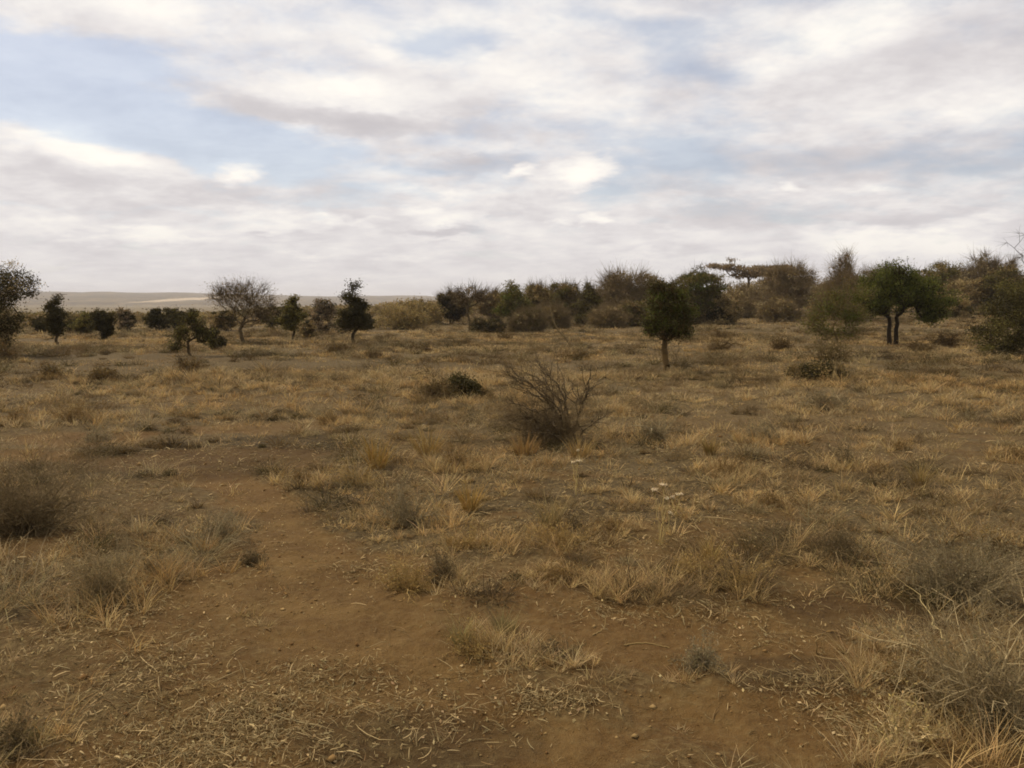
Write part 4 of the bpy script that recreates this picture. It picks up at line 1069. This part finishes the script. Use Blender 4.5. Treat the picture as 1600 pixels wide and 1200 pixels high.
def skirt_grass():
    rng = np.random.default_rng(520); b = Buf()
    for (x, y, w, h, dep) in SHRUBS:
        n = int(26 + 30 * rng.uniform()); a = rng.uniform(0, 6.28, n); q = np.sqrt(rng.uniform(0.05, 1, n)) * 1.5
        tx = x + np.cos(a) * q * w * 1.2; ty = y + np.sin(a) * q * w
        keep = bareness(tx, ty) < 0.5; tx, ty = tx[keep], ty[keep]; n = len(tx)
        if not n: continue
        o_ = np.repeat(np.arange(n), 22); m = len(o_)
        col = tuft_color(rng, tx, ty)[o_]
        grass_blades(b, rng, tx[o_], ty[o_], np.full(m, w * 0.14), np.minimum(h * 0.8, 0.2) * rng.uniform(0.5, 1.1, n)[o_], col, np.full(m, max(0.0024, 0.0005 * dep)), 4, 0.9)
    tag(b.build('dry_grass', M_GRASS), kind='stuff')
skirt_grass()
def low_scrub():
    """knee-low woody undergrowth, too mingled to count"""
    rng = np.random.default_rng(530); b = Buf()
    pal = np.array([(0.15, 0.115, 0.08), (0.085, 0.062, 0.038), (0.26, 0.225, 0.18), (0.14, 0.10, 0.06), (0.075, 0.063, 0.034)])
    for r0, r1, per, nt, leaf in ((4.0, 9, 2.3, 150, 0.010), (9, 22, 2.6, 100, 0.014), (22, 48, 1.25, 70, 0.028), (48, 95, 0.5, 46, 0.05)):
        area = math.radians(74) / 2 * (r1 * r1 - r0 * r0)
        x, y = scatter(rng, r0, r1, int(area * per * 2.2))
        keep = (rng.uniform(0, 1, len(x)) < 0.10 + 0.9 * sstep(fbm(x, y, 0.28, 3, 131), 0.40, 0.60)) & (bareness(x, y) < 0.35)
        x, y = x[keep], y[keep]; n = len(x)
        w = rng.lognormal(math.log(0.17 if r1 < 25 else 0.30), 0.5, n); h = w * rng.uniform(0.5, 1.0, n)
        c = pal[rng.integers(0, 5, n)] * rng.uniform(0.8, 1.25, (n, 1))
        o_ = np.repeat(np.arange(n), nt); m = len(o_)
        grass_blades(b, rng, x[o_], y[o_], w[o_] * 0.45, h[o_] * 1.15, c[o_], np.full(m, leaf * 0.32), 4, 1.5)
        q = norm(rng.normal(size=(m, 3))) * rng.uniform(0, 1, m)[:, None] ** 0.5 * np.stack([w, w, h], 1)[o_] * np.array([0.85, 0.85, 0.75]); q[:, 2] = np.abs(q[:, 2])
        q += np.stack([x, y, surf(x, y)], 1)[o_]
        leaves(b, rng, q, leaf * 0.75, c[o_], 0.4, 0.2)
    tag(b.build('undergrowth', M_LEAF), kind='stuff')
low_scrub()
# short matted grass and lying straws near the camera
def litter(name, r0, r1, per_m2, seed, clusters):
    rng = np.random.default_rng(seed)
    area = math.radians(74) / 2 * (r1 * r1 - r0 * r0)
    x, y = scatter(rng, r0, r1, int(area * per_m2))
    cl = sstep(fbm(x, y, 1.9, 4, 111), 0.42, 0.66)
    keep = rng.uniform(0, 1, len(x)) < 0.12 + 0.75 * cl * (1 - 0.8 * bareness(x, y))
    x, y = x[keep], y[keep]
    for (px, py, rx, ry, n) in clusters:
        cx, cy, ax, ay = ground_ellipse(px, py, rx, ry)
        x = np.append(x, cx + rng.normal(size=n) * ax * 0.8); y = np.append(y, cy + rng.normal(size=n) * ay * 0.8)
    n = len(x); K = 5
    L = rng.lognormal(math.log(0.030), 0.75, n); a = rng.uniform(0, 6.28, n)
    k = np.linspace(-0.5, 0.5, K); curl = rng.normal(size=n) * 0.75
    th = a[:, None] + curl[:, None] * k[None]
    step = np.stack([np.cos(th), np.sin(th)], -1) * (L / K)[:, None, None]
    c = np.cumsum(step, axis=1) + np.stack([x, y], 1)[:, None]
    z = surf(c[..., 0], c[..., 1]) + 0.003 + np.abs(rng.normal(size=(n, 1))) * 0.006 + np.abs(rng.normal(size=n))[:, None] * 0.012 * (k[None] * 2 * rng.choice([-1, 1], n)[:, None] + 1) / 2
    ch = np.concatenate([c, z[..., None]], 2)
    w = rng.lognormal(math.log(0.0011), 0.45, n) * np.maximum(1, np.hypot(x, y) / 4)
    rad = w[:, None] * np.array([0.5, 1, 1.1, 1, 0.4])[None]
    pal = np.array([(0.66, 0.56, 0.46), (0.50, 0.42, 0.33), (0.36, 0.29, 0.21), (0.27, 0.19, 0.12), (0.42, 0.37, 0.30)])
    b = Buf(); tubes(b, ch, rad, pal[rng.integers(0, 5, n)] * rng.uniform(0.75, 1.2, (n, 1)), 3)
    # curled dead leaves
    m = n // 5; i = rng.integers(0, n, m)
    q = np.stack([x[i] + rng.normal(size=m) * 0.05, y[i] + rng.normal(size=m) * 0.05], 1)
    q = np.column_stack([q, surf(q[:, 0], q[:, 1]) + 0.006])
    leaves(b, rng, q, 0.0085, pal[rng.integers(0, 3, m)], 0.55, 0.5, 0.25)
    tag(b.build(name, M_GRASS), kind='stuff')
litter('grass_litter', 2.2, 10, 560, 601, [(150, 990, 70, 26, 500), (230, 1060, 70, 40, 900), (330, 1150, 90, 40, 1400), (420, 1120, 80, 40, 700), (520, 1060, 70, 22, 400), (640, 1120, 120, 40, 700), (820, 1095, 20, 14, 160), (880, 1100, 46, 12, 380),
    (215, 945, 50, 16, 350), (60, 900, 60, 30, 500), (620, 895, 70, 14, 400), (1110, 960, 60, 14, 300), (1260, 1090, 70, 30, 350), (1340, 1130, 60, 30, 400), (950, 960, 60, 14, 260), (1220, 942, 12, 8, 60), (780, 1050, 40, 10, 160), (1200, 1000, 60, 20, 200), (300, 1200, 160, 40, 1200)])
litter('grass_litter', 10, 22, 60, 602, [])
grass_layer('matted_grass', 2.2, 6.0, 60, 14, 0.035, 0.0024, 4, 0.05, 505, 0.0, 1.6, dens=lambda x, y: sstep(fbm(x, y, 1.9, 4, 111), 0.45, 0.66) * (1 - 0.9 * bareness(x, y)))

# pebbles and clods
def pebbles():
    rng = np.random.default_rng(700); x, y = scatter(rng, 2.2, 11, 15000)
    n = len(x); s = rng.lognormal(math.log(0.0036), 0.6, n)
    V0 = np.array([(1, 0, 0), (-1, 0, 0), (0, 1, 0), (0, -1, 0), (0, 0, 1), (0, 0, -1)], float)
    F0 = np.array([(0, 2, 4), (2, 1, 4), (1, 3, 4), (3, 0, 4), (2, 0, 5), (1, 2, 5), (3, 1, 5), (0, 3, 5)])
    sc = rng.uniform(0.6, 1.3, (n, 1, 3)) * np.array([1, 1, 0.7]) * s[:, None, None]
    V = V0[None] * sc + rng.normal(size=(n, 6, 3)) * s[:, None, None] * 0.15
    V += np.stack([x, y, surf(x, y) + s * 0.2], 1)[:, None]
    pal = np.array([(0.24, 0.16, 0.09), (0.30, 0.22, 0.14), (0.17, 0.10, 0.05)])
    b = Buf(); b.add(V.reshape(-1, 3), (F0[None] + np.arange(n)[:, None, None] * 6).reshape(-1, 3), np.repeat(pal[rng.integers(0, 3, n)], 6, axis=0))
    tag(b.build('gravel', M_BARK), kind='stuff')
pebbles()

# ------------------------------------------------------------------ far-off scrub: one uncountable mass of bushes over the plain
def far_scrub():
    rng = np.random.default_rng(800); b = Buf()
    pal = np.array([(0.15, 0.125, 0.065), (0.23, 0.185, 0.115), (0.34, 0.29, 0.21), (0.27, 0.22, 0.18), (0.16, 0.15, 0.065), (0.37, 0.31, 0.21)])
    def zone(n, r0, r1, p0, p1, hk0, hk1, nl, leafk):
        """bushes between photo columns p0 and p1 as tall as the skyline there asks for"""
        r = r0 * (r1 / r0) ** rng.uniform(0, 1, n); px = rng.uniform(p0, p1, n); a = np.arctan((px - 800) / F)
        x, y = r * np.sin(a), r * np.cos(a); z = terrain(x, y)
        sky = np.interp(px, [-200, 0, 340, 420, 560, 700, 790, 900, 960, 1100, 1300, 1600, 1900], [486, 487, 486, 478, 474, 464, 450, 446, 436, 436, 424, 416, 410])
        h = np.maximum(0.7, (HORIZON - sky) / F * y + CAM_H - z) * rng.uniform(hk0, hk1, n)
        col = pal[rng.integers(0, len(pal), n)] * rng.uniform(0.8, 1.2, (n, 1))
        own = np.repeat(np.arange(n), nl); m = len(own)
        sub = rng.integers(0, 7, m); so = rng.uniform(-1, 1, (n, 7, 3)) * np.array([0.55, 0.55, 0.28]) + np.array([0, 0, 0.55])
        ww = np.minimum(h, 3.2)
        d = norm(rng.normal(size=(m, 3))) * rng.uniform(0, 1, m)[:, None] ** 0.45
        pos = (so[own, sub] + d * np.array([0.34, 0.34, 0.20])) * np.stack([ww, ww, h], 1)[own]
        pos[:, 2] = np.abs(pos[:, 2])
        pos += np.stack([x, y, z], 1)[own]
        leaves(b, rng, pos, leafk, col[own], 0.55, 0.3)
    zone(150, 92, 120, 690, 2000, 0.5, 0.85, 640, 0.09)
    zone(260, 115, 200, 690, 2100, 0.6, 0.95, 520, 0.13)
    zone(280, 110, 240, 330, 760, 0.6, 1.0, 240, 0.16)
    zone(520, 75, 200, -500, 370, 0.7, 1.1, 130, 0.11)
    zone(260, 260, 700, -400, 760, 0.6, 1.3, 60, 0.3)
    tag(b.build('far_scrub', M_LEAF), kind='stuff')
far_scrub()

# ------------------------------------------------------------------ the air
def build_haze():
    x, y0, y1, zb, zt = 6500, -6500, 6500, -80, 75
    v = [(a, b, c) for c in (zb, zt) for b in (y0, y1) for a in (-x, x)]
    f = [(0, 2, 3, 1), (4, 5, 7, 6), (0, 1, 5, 4), (1, 3, 7, 5), (3, 2, 6, 7), (2, 0, 4, 6)]
    me = bpy.data.meshes.new('haze'); me.from_pydata(v, [], f); me.update()
    m = bpy.data.materials.new('air'); m.use_nodes = True; t = m.node_tree; t.nodes.clear()
    p = t.nodes.new('ShaderNodeVolumePrincipled'); p.inputs['Color'].default_value = (0.93, 0.93, 0.97, 1); p.inputs['Density'].default_value = HAZE
    p.inputs['Anisotropy'].default_value = 0.0
    o = t.nodes.new('ShaderNodeOutputMaterial'); t.links.new(p.outputs[0], o.inputs['Volume'])
    me.materials.append(m)
    ob = bpy.data.objects.new('haze', me); COL.objects.link(ob); ob['kind'] = 'stuff'
HAZE = 0.00019
if HAZE > 0: build_haze()
print('TRIS', MB_STATS['tris'])
